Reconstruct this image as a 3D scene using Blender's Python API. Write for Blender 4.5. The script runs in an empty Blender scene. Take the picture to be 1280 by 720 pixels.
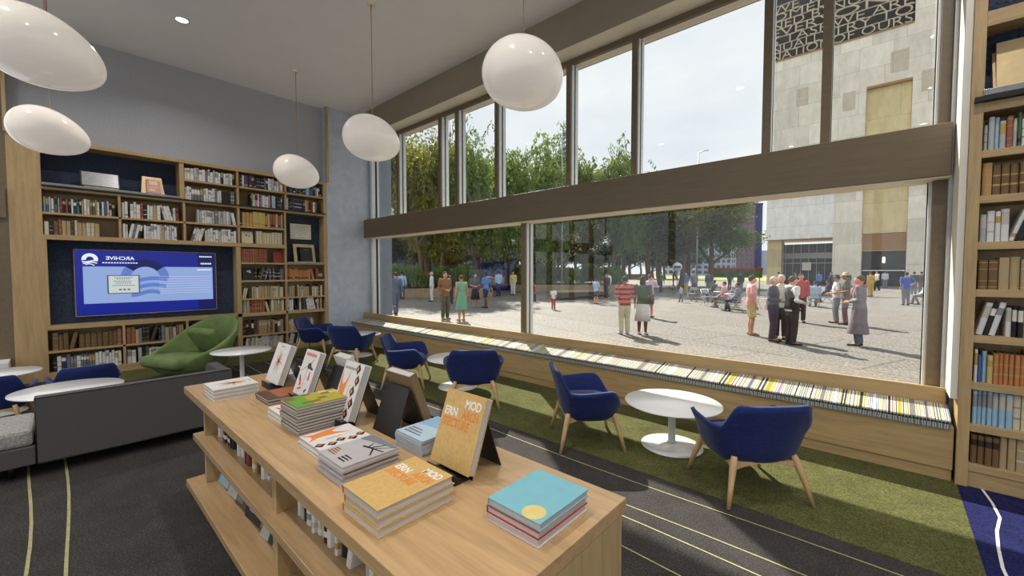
# light levels
DL = 28; SUN = 10; SUNEL = 43; SKY = 1.12; EXPO = 0.13
import bpy, math, random
from math import sin, cos, pi, radians as R, sqrt, atan2
from mathutils import Vector, Matrix, Euler
rnd = random.Random(7)
scn = bpy.context.scene
COL = scn.collection

def lin(c):
    return c / 12.92 if c <= .04045 else ((c + .055) / 1.055) ** 2.4
def C(r, g, b):
    return (lin(r / 255), lin(g / 255), lin(b / 255), 1)

# ------------------------------------------------------------------ materials
MATS = {}
def base(name, col, rough=.6, metal=0., spec=.5):
    m = bpy.data.materials.new(name); m.use_nodes = True
    b = m.node_tree.nodes['Principled BSDF']
    b.inputs['Base Color'].default_value = col
    b.inputs['Roughness'].default_value = rough
    b.inputs['Metallic'].default_value = metal
    b.inputs['Specular IOR Level'].default_value = spec
    MATS[name] = m
    return m, m.node_tree, b
def nd(t, kind, **kw):
    n = t.nodes.new(kind)
    for k, v in kw.items():
        if k in n.inputs: n.inputs[k].default_value = v
        else: setattr(n, k, v)
    return n
def ramp(t, fac, stops, const=False):
    r = t.nodes.new('ShaderNodeValToRGB')
    if const: r.color_ramp.interpolation = 'CONSTANT'
    e = r.color_ramp.elements
    while len(e) > 1: e.remove(e[-1])
    e[0].position, e[0].color = stops[0]
    for p, c in stops[1:]:
        x = e.new(p); x.color = c
    t.links.new(fac, r.inputs[0])
    return r
def coords(t, scale=(1, 1, 1), rot=(0, 0, 0), kind='Object'):
    tc = t.nodes.new('ShaderNodeTexCoord'); mp = t.nodes.new('ShaderNodeMapping')
    mp.inputs['Scale'].default_value = scale; mp.inputs['Rotation'].default_value = rot
    t.links.new(tc.outputs[kind], mp.inputs[0])
    return mp.outputs[0]
def mul(c, k): return (min(1, c[0] * k), min(1, c[1] * k), min(1, c[2] * k), 1)
def noisy(name, col, rough=.7, scale=40, amt=.25, bump=.0, det=4, stretch=(1, 1, 1), metal=0., spec=.5, kind='Object'):
    """a plain surface with a little procedural variation"""
    m, t, b = base(name, col, rough, metal, spec)
    n = nd(t, 'ShaderNodeTexNoise', Scale=scale, Detail=det)
    t.links.new(coords(t, stretch, kind=kind), n.inputs['Vector'])
    r = ramp(t, n.outputs['Fac'], [(.3, mul(col, 1 - amt)), (.7, mul(col, 1 + amt))])
    t.links.new(r.outputs[0], b.inputs['Base Color'])
    if bump:
        bp = nd(t, 'ShaderNodeBump', Strength=bump, Distance=.01)
        t.links.new(n.outputs['Fac'], bp.inputs['Height']); t.links.new(bp.outputs[0], b.inputs['Normal'])
    return m
def wood(name, col, axis=0, rough=.42, amt=.16, scale=1.):
    m, t, b = base(name, col, rough)
    st = [16 * scale] * 3; st[axis] = 1.1 * scale
    v = coords(t, st)
    n = nd(t, 'ShaderNodeTexNoise', Scale=1.6, Detail=6, Roughness=.6, Distortion=.6)
    n2 = nd(t, 'ShaderNodeTexNoise', Scale=9, Detail=3)
    t.links.new(v, n.inputs['Vector']); t.links.new(v, n2.inputs['Vector'])
    r = ramp(t, n.outputs['Fac'], [(.25, mul(col, 1 - 1.5 * amt)), (.5, col), (.75, mul(col, 1 + amt))])
    mx = nd(t, 'ShaderNodeMixRGB', blend_type='MULTIPLY'); mx.inputs[0].default_value = .25
    t.links.new(r.outputs[0], mx.inputs[1]); t.links.new(n2.outputs['Fac'], mx.inputs[2])
    t.links.new(mx.outputs[0], b.inputs['Base Color'])
    bp = nd(t, 'ShaderNodeBump', Strength=.08, Distance=.004)
    t.links.new(n.outputs['Fac'], bp.inputs['Height']); t.links.new(bp.outputs[0], b.inputs['Normal'])
    return m
def emit(name, col, s=1.):
    m = bpy.data.materials.new(name); m.use_nodes = True; t = m.node_tree
    b = t.nodes['Principled BSDF']; b.inputs['Base Color'].default_value = mul(col, .3)
    b.inputs['Emission Color'].default_value = col; b.inputs['Emission Strength'].default_value = s
    b.inputs['Roughness'].default_value = .25
    MATS[name] = m
    return m
def M(n): return MATS[n]

OAK = C(190, 161, 115)
wood('oak_x', OAK, 0); wood('oak_y', OAK, 1); wood('oak_z', OAK, 2)
wood('oak_leg', C(214, 178, 130), 2)
wood('oak_table', C(196, 162, 118), 0, rough=.2)
noisy('beam', C(108, 93, 71), .45, 1, .12, .05, 5, (2, 60, 60))
noisy('bulkhead', C(146, 134, 115), .6, 3, .05)
noisy('soffit', C(236, 226, 208), .7, 6, .05)
noisy('mullion_brown', C(112, 97, 76), .4, 20, .1)
noisy('mullion_light', C(232, 236, 236), .45, 12, .05)
noisy('gasket', C(18, 18, 20), .6, 30, .2)
noisy('ceiling_paint', C(232, 231, 233), .9, 2, .02)
noisy('felt', C(172, 174, 180), .95, 80, .24, .25, 5)
noisy('felt_blue', C(50, 60, 80), .95, 60, .6, .3, 5)
noisy('wall_paint', C(200, 198, 194), .85, 3, .03)
noisy('jamb_paint', C(226, 222, 210), .7, 4, .04)
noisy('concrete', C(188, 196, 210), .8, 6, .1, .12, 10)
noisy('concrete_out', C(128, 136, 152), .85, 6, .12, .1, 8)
noisy('white_lacquer', C(232, 232, 232), .22, 8, .02)
noisy('white_paint', C(226, 226, 222), .5, 8, .03)
noisy('dark_metal', C(40, 37, 35), .4, 20, .15, metal=.3)
noisy('black', C(26, 25, 25), .45, 20, .2)
noisy('grey_metal', C(150, 150, 152), .35, 20, .08, metal=.6)
noisy('steel', C(170, 172, 176), .4, 20, .08, metal=.3)
noisy('gold', C(204, 180, 132), .45, 10, .1, metal=.2)
noisy('brass_cord', C(168, 142, 112), .5, 30, .1)
noisy('sofa_dark', C(82, 79, 78), .9, 160, .2, .15, 3)
noisy('sofa_grey', C(150, 148, 144), .95, 60, .35, .3, 5)
noisy('velvet_green', C(106, 126, 74), .8, 7, .16, .05, 3)
noisy('pages', C(186, 182, 180), .8, 3, .1, .0, 2, (3, 3, 220))
noisy('pages_v', C(214, 206, 190), .85, 3, .14, .0, 2, (90, 3, 3))
# woven chair fabric
def fabric(name, col):
    m, t, b = base(name, col, .85, 0, .3)
    b.inputs['Sheen Weight'].default_value = .25
    b.inputs['Sheen Roughness'].default_value = .4
    a = nd(t, 'ShaderNodeTexNoise', Scale=1, Detail=3); c = nd(t, 'ShaderNodeTexNoise', Scale=1, Detail=3)
    t.links.new(coords(t, (26, 26, 320)), a.inputs['Vector']); t.links.new(coords(t, (300, 300, 26)), c.inputs['Vector'])
    ad = nd(t, 'ShaderNodeMath', operation='MULTIPLY')
    t.links.new(a.outputs['Fac'], ad.inputs[0]); t.links.new(c.outputs['Fac'], ad.inputs[1])
    r = ramp(t, ad.outputs[0], [(.12, mul(col, .55)), (.27, col), (.42, mul(col, 1.8))])
    t.links.new(r.outputs[0], b.inputs['Base Color'])
    bp = nd(t, 'ShaderNodeBump', Strength=.25, Distance=.003)
    t.links.new(ad.outputs[0], bp.inputs['Height']); t.links.new(bp.outputs[0], b.inputs['Normal'])
fabric('navy_fabric', C(26, 42, 98))
def carpet(name, col):
    m, t, b = base(name, col, .98, 0, .1)
    n = nd(t, 'ShaderNodeTexNoise', Scale=85, Detail=3, Roughness=.75); n2 = nd(t, 'ShaderNodeTexNoise', Scale=4, Detail=6, Roughness=.7)
    v = coords(t); t.links.new(v, n.inputs['Vector']); t.links.new(v, n2.inputs['Vector'])
    r = ramp(t, n.outputs['Fac'], [(.32, mul(col, .45)), (.5, col), (.68, mul(col, 1.7))])
    r2 = ramp(t, n2.outputs['Fac'], [(.3, (.75, .75, .75, 1)), (.7, (1.15, 1.15, 1.15, 1))])
    mx = nd(t, 'ShaderNodeMixRGB', blend_type='MULTIPLY'); mx.inputs[0].default_value = 1
    t.links.new(r.outputs[0], mx.inputs[1]); t.links.new(r2.outputs[0], mx.inputs[2])
    t.links.new(mx.outputs[0], b.inputs['Base Color'])
    bp = nd(t, 'ShaderNodeBump', Strength=.6, Distance=.01)
    t.links.new(n.outputs['Fac'], bp.inputs['Height']); t.links.new(bp.outputs[0], b.inputs['Normal'])
carpet('carpet_charcoal', C(64, 61, 60)); carpet('carpet_green', C(88, 89, 54)); carpet('carpet_navy', C(34, 37, 80))
noisy('stripe_yellow', C(158, 154, 112), .95, 60, .2); noisy('stripe_white', C(214, 214, 210), .95, 60, .15)
# glass panes: clear, with a Fresnel mirror reflection
m = bpy.data.materials.new('glass'); m.use_nodes = True; t = m.node_tree
t.nodes.remove(t.nodes['Principled BSDF'])
tr = nd(t, 'ShaderNodeBsdfTransparent'); tr.inputs[0].default_value = (.95, .965, .96, 1)
gl = nd(t, 'ShaderNodeBsdfGlossy'); gl.inputs['Roughness'].default_value = 0
lw = nd(t, 'ShaderNodeLayerWeight'); lw.inputs[0].default_value = .5
pw = nd(t, 'ShaderNodeMath', operation='POWER'); pw.inputs[1].default_value = 5; t.links.new(lw.outputs['Facing'], pw.inputs[0])
fr = nd(t, 'ShaderNodeMath', operation='MULTIPLY_ADD'); fr.inputs[1].default_value = .9; fr.inputs[2].default_value = .042; t.links.new(pw.outputs[0], fr.inputs[0])
mx = nd(t, 'ShaderNodeMixShader')
t.links.new(fr.outputs[0], mx.inputs[0]); t.links.new(tr.outputs[0], mx.inputs[1]); t.links.new(gl.outputs[0], mx.inputs[2])
t.links.new(mx.outputs[0], t.nodes['Material Output'].inputs[0]); MATS['glass'] = m
# striped bench cushion, stripes change along the bench
m, t, b = base('cushion_stripe', C(230, 228, 222), .9)
n = nd(t, 'ShaderNodeTexNoise', Scale=1, Detail=0); n.noise_dimensions = '1D'
tc = nd(t, 'ShaderNodeTexCoord'); sp = nd(t, 'ShaderNodeSeparateXYZ'); ma = nd(t, 'ShaderNodeMath', operation='MULTIPLY'); ma.inputs[1].default_value = 8
t.links.new(tc.outputs['Object'], sp.inputs[0]); t.links.new(sp.outputs[0], ma.inputs[0]); t.links.new(ma.outputs[0], n.inputs['W'])
W_ = C(216, 214, 208)
bands = [W_, C(70, 120, 140), W_, C(96, 94, 100), C(168, 166, 160), C(150, 122, 136), W_, C(36, 36, 48), W_, C(128, 124, 116), W_, C(160, 148, 44), C(180, 176, 128), C(44, 46, 54), W_, C(104, 114, 126), W_, C(164, 150, 92), C(132, 92, 96), W_, C(26, 28, 34), C(164, 152, 40), W_, C(112, 112, 110)]
r = ramp(t, n.outputs['Fac'], [(0, W_)] + [(.24 + i * .52 / len(bands), c) for i, c in enumerate(bands)], True)
t.links.new(r.outputs[0], b.inputs['Base Color'])
m, t, b = base('cushion_side', C(150, 150, 148), .9)
v = coords(t, (1, 1, 1)); w = nd(t, 'ShaderNodeTexWave', Scale=9, Distortion=3); w.bands_direction = 'X'
t.links.new(v, w.inputs['Vector'])
r = ramp(t, w.outputs['Fac'], [(0, C(84, 110, 124)), (.2, C(150, 149, 146)), (.5, C(184, 181, 174)), (.94, C(90, 88, 88))], True)
t.links.new(r.outputs[0], b.inputs['Base Color'])
m, t, b = base('cushion_piping', C(40, 40, 44), .9)
w = nd(t, 'ShaderNodeTexWave', Scale=14); w.bands_direction = 'X'; t.links.new(coords(t), w.inputs['Vector'])
r = ramp(t, w.outputs['Fac'], [(0, C(30, 30, 34)), (.7, C(120, 118, 112))], True); t.links.new(r.outputs[0], b.inputs['Base Color'])
# plaza paving
m, t, b = base('paving', C(170, 165, 158), .8)
n = nd(t, 'ShaderNodeTexNoise', Scale=16, Detail=7, Roughness=.8); v = coords(t); t.links.new(v, n.inputs['Vector'])
r = ramp(t, n.outputs['Fac'], [(.36, C(62, 58, 54)), (.5, C(110, 105, 99)), (.63, C(158, 153, 146))])
bk = nd(t, 'ShaderNodeTexBrick', Scale=1); bk.offset = .5
for k, q in (('Mortar Size', .03), ('Brick Width', 3.6), ('Row Height', 1.8), ('Mortar Smooth', .3)): bk.inputs[k].default_value = q
bk.inputs['Color1'].default_value = (1, 1, 1, 1); bk.inputs['Color2'].default_value = (.86, .86, .86, 1); bk.inputs['Mortar'].default_value = (.45, .43, .4, 1)
t.links.new(coords(t, rot=(0, 0, R(20))), bk.inputs['Vector'])
mx = nd(t, 'ShaderNodeMixRGB', blend_type='MULTIPLY'); mx.inputs[0].default_value = 1
t.links.new(r.outputs[0], mx.inputs[1]); t.links.new(bk.outputs[0], mx.inputs[2]); t.links.new(mx.outputs[0], b.inputs['Base Color'])
# cut-stone cladding
def stone(name, col, w, h, var=.12):
    m, t, b = base(name, col, .85)
    bk = nd(t, 'ShaderNodeTexBrick', Scale=1); bk.offset = .37; bk.squash = 1.4; bk.squash_frequency = 3
    for k, q in (('Mortar Size', .018), ('Brick Width', w), ('Row Height', h), ('Bias', 0.)): bk.inputs[k].default_value = q
    bk.inputs['Color1'].default_value = mul(col, 1 + var); bk.inputs['Color2'].default_value = mul(col, 1 - var); bk.inputs['Mortar'].default_value = mul(col, .62)
    t.links.new(coords(t, rot=(R(-90), 0, 0)), bk.inputs['Vector'])
    n = nd(t, 'ShaderNodeTexNoise', Scale=1.3, Detail=8, Roughness=.7); t.links.new(coords(t, (1, 1, .4)), n.inputs['Vector'])
    r = ramp(t, n.outputs['Fac'], [(.3, (.78, .76, .72, 1)), (.65, (1.1, 1.1, 1.1, 1))])
    mx = nd(t, 'ShaderNodeMixRGB', blend_type='MULTIPLY'); mx.inputs[0].default_value = .8
    t.links.new(bk.outputs[0], mx.inputs[1]); t.links.new(r.outputs[0], mx.inputs[2]); t.links.new(mx.outputs[0], b.inputs['Base Color'])
stone('tower_stone', C(236, 228, 212), 3.0, 2.6); stone('tower_sunlit_tone', C(244, 242, 238), 3.4, 2.6, .04); stone('tower_stone_tan', C(206, 186, 146), 3, 2.4); stone('tower_panel', C(226, 208, 160), 9, 5, .04); stone('tower_slab', C(208, 196, 176), 3, 3, .03)  # the palest stone has the lower-left panel's sunlight put into its colour
noisy('tower_dark', C(62, 58, 56), .5, 1, .2); noisy('tower_letters', C(196, 184, 160), .8, 2, .1); noisy('bronze_panel', C(170, 128, 82), .5, 1, .1)
noisy('bark', C(104, 86, 66), .9, 6, .3, .4, 6, (3, 3, .6))
def leafy(name, c1, c2):
    m, t, b = base(name, c1, .6, 0, .2)
    n = nd(t, 'ShaderNodeTexNoise', Scale=.9, Detail=3); t.links.new(coords(t), n.inputs['Vector'])
    r = ramp(t, n.outputs['Fac'], [(.35, c1), (.62, c2)]); t.links.new(r.outputs[0], b.inputs['Base Color'])
    tl = nd(t, 'ShaderNodeBsdfTranslucent'); t.links.new(r.outputs[0], tl.inputs[0])
    mx = nd(t, 'ShaderNodeMixShader'); mx.inputs[0].default_value = .4
    t.links.new(b.outputs[0], mx.inputs[1]); t.links.new(tl.outputs[0], mx.inputs[2]); t.links.new(mx.outputs[0], t.nodes['Material Output'].inputs[0])
leafy('leaf_green', C(84, 110, 50), C(132, 150, 80)); leafy('leaf_olive', C(98, 104, 44), C(148, 144, 66)); leafy('leaf_dark', C(44, 58, 56), C(70, 82, 80)); leafy('leaf_shrub', C(84, 112, 66), C(134, 148, 90))
noisy('lawn', C(148, 152, 72), .95, 30, .3)
noisy('planter_stone', C(158, 136, 104), .85, 3, .15); noisy('bench_dark', C(58, 46, 40), .7, 12, .2)
noisy('tower_brick', C(122, 96, 100), .9, 40, .1); noisy('apartment_white', C(196, 200, 210), .8, 2, .06); noisy('far_grey', C(170, 180, 190), .8, 2, .05); noisy('far_glass', C(70, 80, 110), .3, 2, .2); noisy('far_blue', C(62, 72, 128), .6, 1, .15)

# ------------------------------------------------------------------ mesh building
class MB:
    def __init__(s): s.v = []; s.f = []; s.m = []; s.sm = []
    def add(s, vs, fs, mi=0, sm=False):
        o = len(s.v); s.v += [tuple(v) for v in vs]
        for f in fs: s.f.append(tuple(i + o for i in f)); s.m.append(mi); s.sm.append(sm)
        return s
    def box(s, x0, y0, z0, x1, y1, z1, mi=0, T=None):
        vs = [(x, y, z) for z in (z0, z1) for y in (y0, y1) for x in (x0, x1)]
        if T: vs = [T @ Vector(v) for v in vs]
        return s.add(vs, [(0, 2, 3, 1), (4, 5, 7, 6), (0, 1, 5, 4), (2, 6, 7, 3), (0, 4, 6, 2), (1, 3, 7, 5)], mi)
    def prism(s, poly, axis, a, b, mi=0):
        """poly: 2-D outline in the two other axes (in x,y,z order), extruded along axis from a to b"""
        def P(u, v, w):
            q = [u, v]; q.insert(axis, w); return q
        n = len(poly)
        vs = [P(u, v, a) for u, v in poly] + [P(u, v, b) for u, v in poly]
        return s.add(vs, [tuple(range(n))[::-1], tuple(range(n, 2 * n))] + [(i, (i + 1) % n, n + (i + 1) % n, n + i) for i in range(n)], mi)
    def tube(s, pts, rad, n=10, mi=0, flat=1., up=(0, 0, 1)):
        pts = [Vector(p) for p in pts]; k = len(pts)
        if not hasattr(rad, '__len__'): rad = [rad] * k
        vs = []; fs = []
        for i, p in enumerate(pts):
            d = (pts[min(i + 1, k - 1)] - pts[max(i - 1, 0)]).normalized()
            u = Vector(up)
            if abs(d.dot(u)) > .95: u = Vector((1, 0, 0)) if abs(d.x) < .9 else Vector((0, 1, 0))
            a = d.cross(u).normalized(); c = a.cross(d)
            for j in range(n):
                w = 2 * pi * j / n
                vs.append(p + rad[i] * (cos(w) * a + flat * sin(w) * c))
        for i in range(k - 1):
            for j in range(n): fs.append((i * n + j, i * n + (j + 1) % n, (i + 1) * n + (j + 1) % n, (i + 1) * n + j))
        fs.append(tuple(range(n))[::-1]); fs.append(tuple(range((k - 1) * n, k * n)))
        return s.add(vs, fs, mi, True)
    def loft(s, rings, n=16, mi=0):
        """rings: (cx, cy, cz, rx, ry)"""
        vs = [(cx + rx * cos(2 * pi * j / n), cy + ry * sin(2 * pi * j / n), cz) for cx, cy, cz, rx, ry in rings for j in range(n)]
        k = len(rings)
        fs = [(i * n + j, i * n + (j + 1) % n, (i + 1) * n + (j + 1) % n, (i + 1) * n + j) for i in range(k - 1) for j in range(n)]
        fs += [tuple(range(n))[::-1], tuple(range((k - 1) * n, k * n))]
        return s.add(vs, fs, mi, True)
    def lathe(s, prof, n=40, c=(0, 0, 0), mi=0):
        return s.loft([(c[0], c[1], c[2] + z, r, r) for r, z in prof], n, mi)
    def ball(s, c, r, nu=12, nv=8, mi=0, T=None):
        if not hasattr(r, '__len__'): r = (r, r, r)
        rings = []
        vs = [(0, 0, -1)] + [(cos(2 * pi * j / nu) * sin(pi * i / nv), sin(2 * pi * j / nu) * sin(pi * i / nv), -cos(pi * i / nv)) for i in range(1, nv) for j in range(nu)] + [(0, 0, 1)]
        vs = [Vector((x * r[0], y * r[1], z * r[2])) for x, y, z in vs]
        if T: vs = [T @ v for v in vs]
        vs = [v + Vector(c) for v in vs]
        fs = [(0, 1 + (j + 1) % nu, 1 + j) for j in range(nu)]
        for i in range(nv - 2):
            for j in range(nu): fs.append((1 + i * nu + j, 1 + i * nu + (j + 1) % nu, 1 + (i + 1) * nu + (j + 1) % nu, 1 + (i + 1) * nu + j))
        l = len(vs) - 1
        fs += [(1 + (nv - 2) * nu + j, 1 + (nv - 2) * nu + (j + 1) % nu, l) for j in range(nu)]
        return s.add(vs, fs, mi, True)
    def mesh(s, name, mats):
        me = bpy.data.meshes.new(name); me.from_pydata(s.v, [], s.f)
        for m in mats: me.materials.append(MATS[m] if isinstance(m, str) else m)
        me.polygons.foreach_set('material_index', s.m); me.polygons.foreach_set('use_smooth', s.sm); me.update()
        return me
    def build(s, name, mats, parent=None, loc=(0, 0, 0), rot=(0, 0, 0), bevel=0, label=None):
        if isinstance(mats, str): mats = [mats]
        return put(name, s.mesh(name, mats), parent, loc, rot, bevel, label)
def put(name, me, parent=None, loc=(0, 0, 0), rot=(0, 0, 0), bevel=0, label=None):
    o = bpy.data.objects.new(name, me); COL.objects.link(o)
    o.location = loc; o.rotation_euler = rot
    if parent: o.parent = parent
    if bevel:
        b = o.modifiers.new('bevel', 'BEVEL'); b.width = bevel; b.segments = 2; b.limit_method = 'ANGLE'
    if label: o['label'] = label
    return o
def tag(o, label, cat, group=None, kind=None):
    o['label'] = label; o['category'] = cat
    if group: o['group'] = group
    if kind: o['kind'] = kind
    return o
def thing(name, label, cat, loc=(0, 0, 0), rz=0, group=None):
    o = bpy.data.objects.new(name, None); COL.objects.link(o); o.empty_display_size = .1
    o.location = loc; o.rotation_euler = (0, 0, rz)
    return tag(o, label, cat, group)
def struct(name, mb, mats, **k):
    o = mb.build(name, mats, **k); o['kind'] = 'structure'; return o
def copy_tree(o, parent=None):
    c = o.copy(); COL.objects.link(c); c.parent = parent
    for ch in list(o.children): copy_tree(ch, c)
    return c
def letters(text, size, font_extrude=.0004, align='LEFT', sx=1., bold=0.):
    cu = bpy.data.curves.new('txt', 'FONT'); cu.body = text; cu.size = size; cu.extrude = font_extrude; cu.align_x = align; cu.offset = bold
    cu.resolution_u = 3
    o = bpy.data.objects.new('txt', cu); COL.objects.link(o)
    dg = bpy.context.evaluated_depsgraph_get()
    me = bpy.data.meshes.new_from_object(o.evaluated_get(dg))
    bpy.data.objects.remove(o)
    if sx != 1.:
        for v in me.vertices: v.co.x *= sx
        if sx < 0: me.flip_normals()
    return me
# ------------------------------------------------------------------ room
CEIL = 5.63; XW = -9.9; YG = 5.6          # ceiling height, book wall front, glass plane
RX0, RX1, RY0 = -10.6, 7.0, -7.0
mb = MB(); mb.box(RX0, RY0, -.12, RX1, 5.66, 0)
struct('floor', mb, 'carpet_charcoal')
# carpet bands: green along the window and the books, navy by the right bookcase
mb = MB(); mb.box(XW, 3.385, 0, .47, 4.99, .004); mb.box(XW, .0, 0, -8.95, 3.385, .004)
struct('floor_green_carpet', mb, 'carpet_green')
mb = MB()
mb.box(.47, 2.2, 0, 6.9, 4.99, .005)
def ribbon(mb, pts, w, z, mi):
    for a, b in zip(pts, pts[1:]):
        a = Vector((a[0], a[1], z)); b = Vector((b[0], b[1], z)); d = (b - a).normalized(); q = Vector((-d.y, d.x, 0)) * w / 2
        mb.add([a - q, b - q, b + q, a + q], [(0, 1, 2, 3)], mi)
for x0, ph in ((.58, 0), (.93, 1.), (1.5, 2)):
    ribbon(mb, [(x0 + .03 * sin(ph + i * .9) + (.03 if i < 3 else 0), 4.95 - i * .25) for i in range(12)], .016, .007, 1)
struct('floor_navy_carpet', mb, ['carpet_navy', 'stripe_white'])
mb = MB()
for y0, am, ph in ((3.2, .02, 0), (2.82, .03, 1), (2.66, .02, 2.), (2.36, .03, 3), (2.1, .03, .5), (1.75, .02, 4), (.0, .02, 1.5), (-.19, .03, .2), (-.9, .03, 2)):
    ribbon(mb, [(-8.9 + i * .35, y0 + am * sin(ph + i * .55)) for i in range(27)], .017 if y0 < 1 else .011, .003, 0)
struct('floor_carpet_lines', mb, 'stripe_yellow')
mb = MB(); mb.box(RX0, RY0, CEIL, RX1, 5.7, CEIL + .15)
struct('ceiling', mb, 'ceiling_paint')
# book wall: felt above the shelves, concrete to the window corner, a window further left
mb = MB(); mb.box(-10.5, -.47, 0, -10.33, 4.37, CEIL); mb.box(-10.33, -.47, 3.87, -10.1, 4.37, CEIL)
struct('wall_left', mb, 'felt')
mb = MB(); mb.box(-10.5, 4.372, 0, XW, 5.58, CEIL)
struct('wall_left_concrete', mb, 'concrete')
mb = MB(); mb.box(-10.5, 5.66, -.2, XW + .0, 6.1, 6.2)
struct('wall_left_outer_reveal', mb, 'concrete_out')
mb = MB(); mb.box(-9.93, 4.365, 3.86, -9.86, 4.415, CEIL); mb.box(-9.93, -.47, 3.86, -9.86, -.43, CEIL)
struct('trim_1', mb, 'oak_z')
mb = MB()
mb.box(-10.5, RY0, 0, -10.0, -.47, .28); mb.box(-10.5, RY0, 5.0, -10.0, -.47, CEIL)
struct('wall_left_window_bay', mb, 'wall_paint')
mb = MB()
mb.box(-10.3, RY0, 2.56, -9.86, -.475, 3.0); mb.box(-10.3, -.62, .28, -9.9, -.456, 5.0)
for y in (-2.2, -3.8, -5.4): mb.box(-10.2, y, .28, -9.98, y + .08, 5.)
w2 = struct('window_2', mb, 'mullion_brown')
mb = MB(); mb.box(-10.15, RY0, .58, -9.92, -.6, .66); mb.build('window_sill', 'oak_y', w2)
mb = MB(); mb.box(-10.12, RY0, .4, -10.11, -.6, 5.0); mb.build('window_pane', 'glass', w2)
mb = MB(); mb.box(-10.0, -3.2, .28, -9.45, -.5, .42); mb.box(-10.0, -3.2, .0, -9.5, -.5, .28)
struct('window_2_seat', mb, 'white_paint')
# back of the room: unseen, with glazing added in back and right walls for skylight
mb = MB()
mb.box(RX0, RY0 - .2, 0, RX1, RY0, .5); mb.box(RX0, RY0 - .2, 5.1, RX1, RY0, CEIL)
for i in range(6): x = RX0 + i * 3.4; mb.box(x, RY0 - .2, .5, x + .25, RY0, 5.1)
struct('wall_back', mb, 'wall_paint')
mb = MB(); mb.box(RX0, RY0 - .11, .5, RX1, RY0 - .1, 5.1); struct('added_window_back', mb, 'glass')
mb = MB(); mb.box(RX1, RY0 - .2, 0, RX1 + .2, 5.7, .5); mb.box(RX1, RY0 - .2, 5.1, RX1 + .2, 5.7, CEIL)
for i in range(5): mb.box(RX1, RY0 + i * 3.1, .5, RX1 + .2, RY0 + i * 3.1 + .25, 5.1)
struct('wall_right', mb, 'wall_paint')
mb = MB(); mb.box(RX1 + .1, RY0, .5, RX1 + .11, 5.5, 5.1); struct('added_window_right', mb, 'glass')  # unseen glazing, added to bring skylight in from the right
mb = MB(); mb.box(.78, 5.3, 0, RX1, 5.66, CEIL); mb.box(.44, 5.36, 0, .78, 5.66, CEIL)
struct('wall_front', mb, 'jamb_paint')
# window wall: bulkhead, beam, mullions, panes
mb = MB(); mb.box(RX0 + .7, 5.18, 5.07, .44, 5.9, CEIL); o = struct('ceiling_bulkhead', mb, 'bulkhead')
mb = MB(); mb.box(RX0 + .7, 5.19, 5.062, .44, 5.5, 5.0698); struct('ceiling_bulkhead_lining', mb, 'soffit')
mb = MB(); mb.box(XW, 5.5, 4.98, .44, 5.56, 5.062); mb.box(XW, 5.56, 5.0, .44, 5.75, 5.062, 1)
w1 = struct('window_1', mb, ['mullion_brown', 'soffit'])
mb = MB(); mb.box(-9.885, 5.3, 2.6, .395, 5.56, 3.063)
mb.build('transom_beam', 'beam', w1, bevel=.006)
mb = MB(); mb.box(-9.885, 5.315, 2.588, .395, 5.66, 2.5995); mb.box(-9.885, 5.562, 2.6, .395, 5.68, 3.07)
mb.build('beam_lining', 'soffit', w1)
def mullion(x, z0, z1, w, par):
    mb = MB()
    mb.box(x - w / 2, 5.46, z0, x + w / 2, 5.5, z1, 0); mb.box(x - w / 2 + .006, 5.5, z0, x + w / 2 - .006, 5.575, z1, 1)
    mb.box(x - w / 2 + .004, 5.575, z0, x + w / 2 - .002, 5.598, z1, 2); mb.box(x - w / 2 + .006, 5.604, z0, x + w / 2 - .006, 5.68, z1, 1)
    return mb.build('mullion', ['mullion_brown', 'mullion_light', 'gasket'], par)
UP = [-8.59, -7.0, -6.455, -5.34, -3.76, -2.66, -1.06, -.52]
for x in UP: mullion(x, 3.064, 4.98, .085, w1)
mullion(-4.69, .65, 2.588, .1, w1)
mb = MB(); mb.box(-9.86, 5.47, .65, -9.76, 5.66, 2.588, 0); mb.box(-9.86, 5.47, 3.064, -9.76, 5.66, 4.98, 0)
mb.box(-9.76, 5.56, .65, -9.745, 5.6, 2.588, 1); mb.box(-9.76, 5.56, 3.064, -9.745, 5.6, 4.98, 1)
mb.build('frame_post', ['mullion_light', 'gasket'], w1)
mb = MB()
for z0, z1, xl in ((.65, 2.588, .29), (3.064, 4.98, .31)):
    mb.box(xl, 5.44, z0, .385, 5.66, z1, 0); mb.box(xl - .022, 5.5, z0, xl, 5.66, z1, 1); mb.box(xl - .03, 5.56, z0, xl - .022, 5.6, z1, 2)
mb.build('frame_post', ['mullion_brown', 'mullion_light', 'gasket'], w1)
mb = MB(); mb.box(.385, 5.36, .65, .4395, 5.66, 5.06); mb.build('jamb', 'steel', w1)
mb = MB(); mb.box(.414, 4.96, .7, .456, 5.355, CEIL); struct('wall_front_return', mb, 'jamb_paint')
xs = [-9.76] + UP + [.3]
for a, b in zip(xs, xs[1:]):
    mb = MB(); mb.box(a + .035, 5.599, 3.065, b - .035, 5.603, 4.985); mb.build('upper_pane', 'glass', w1)
for a, b in ((-9.76, -4.74), (-4.64, .28)):
    mb = MB(); mb.box(a, 5.599, .65, b, 5.603, 2.59); mb.build('lower_pane', 'glass', w1)
mb = MB()
mb.prism([(5.265, .0), (5.265, .717), (5.285, .716), (5.66, .648), (5.66, 0)], 0, XW, .412)
o = mb.build('window_sill', 'oak_x', w1)
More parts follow.
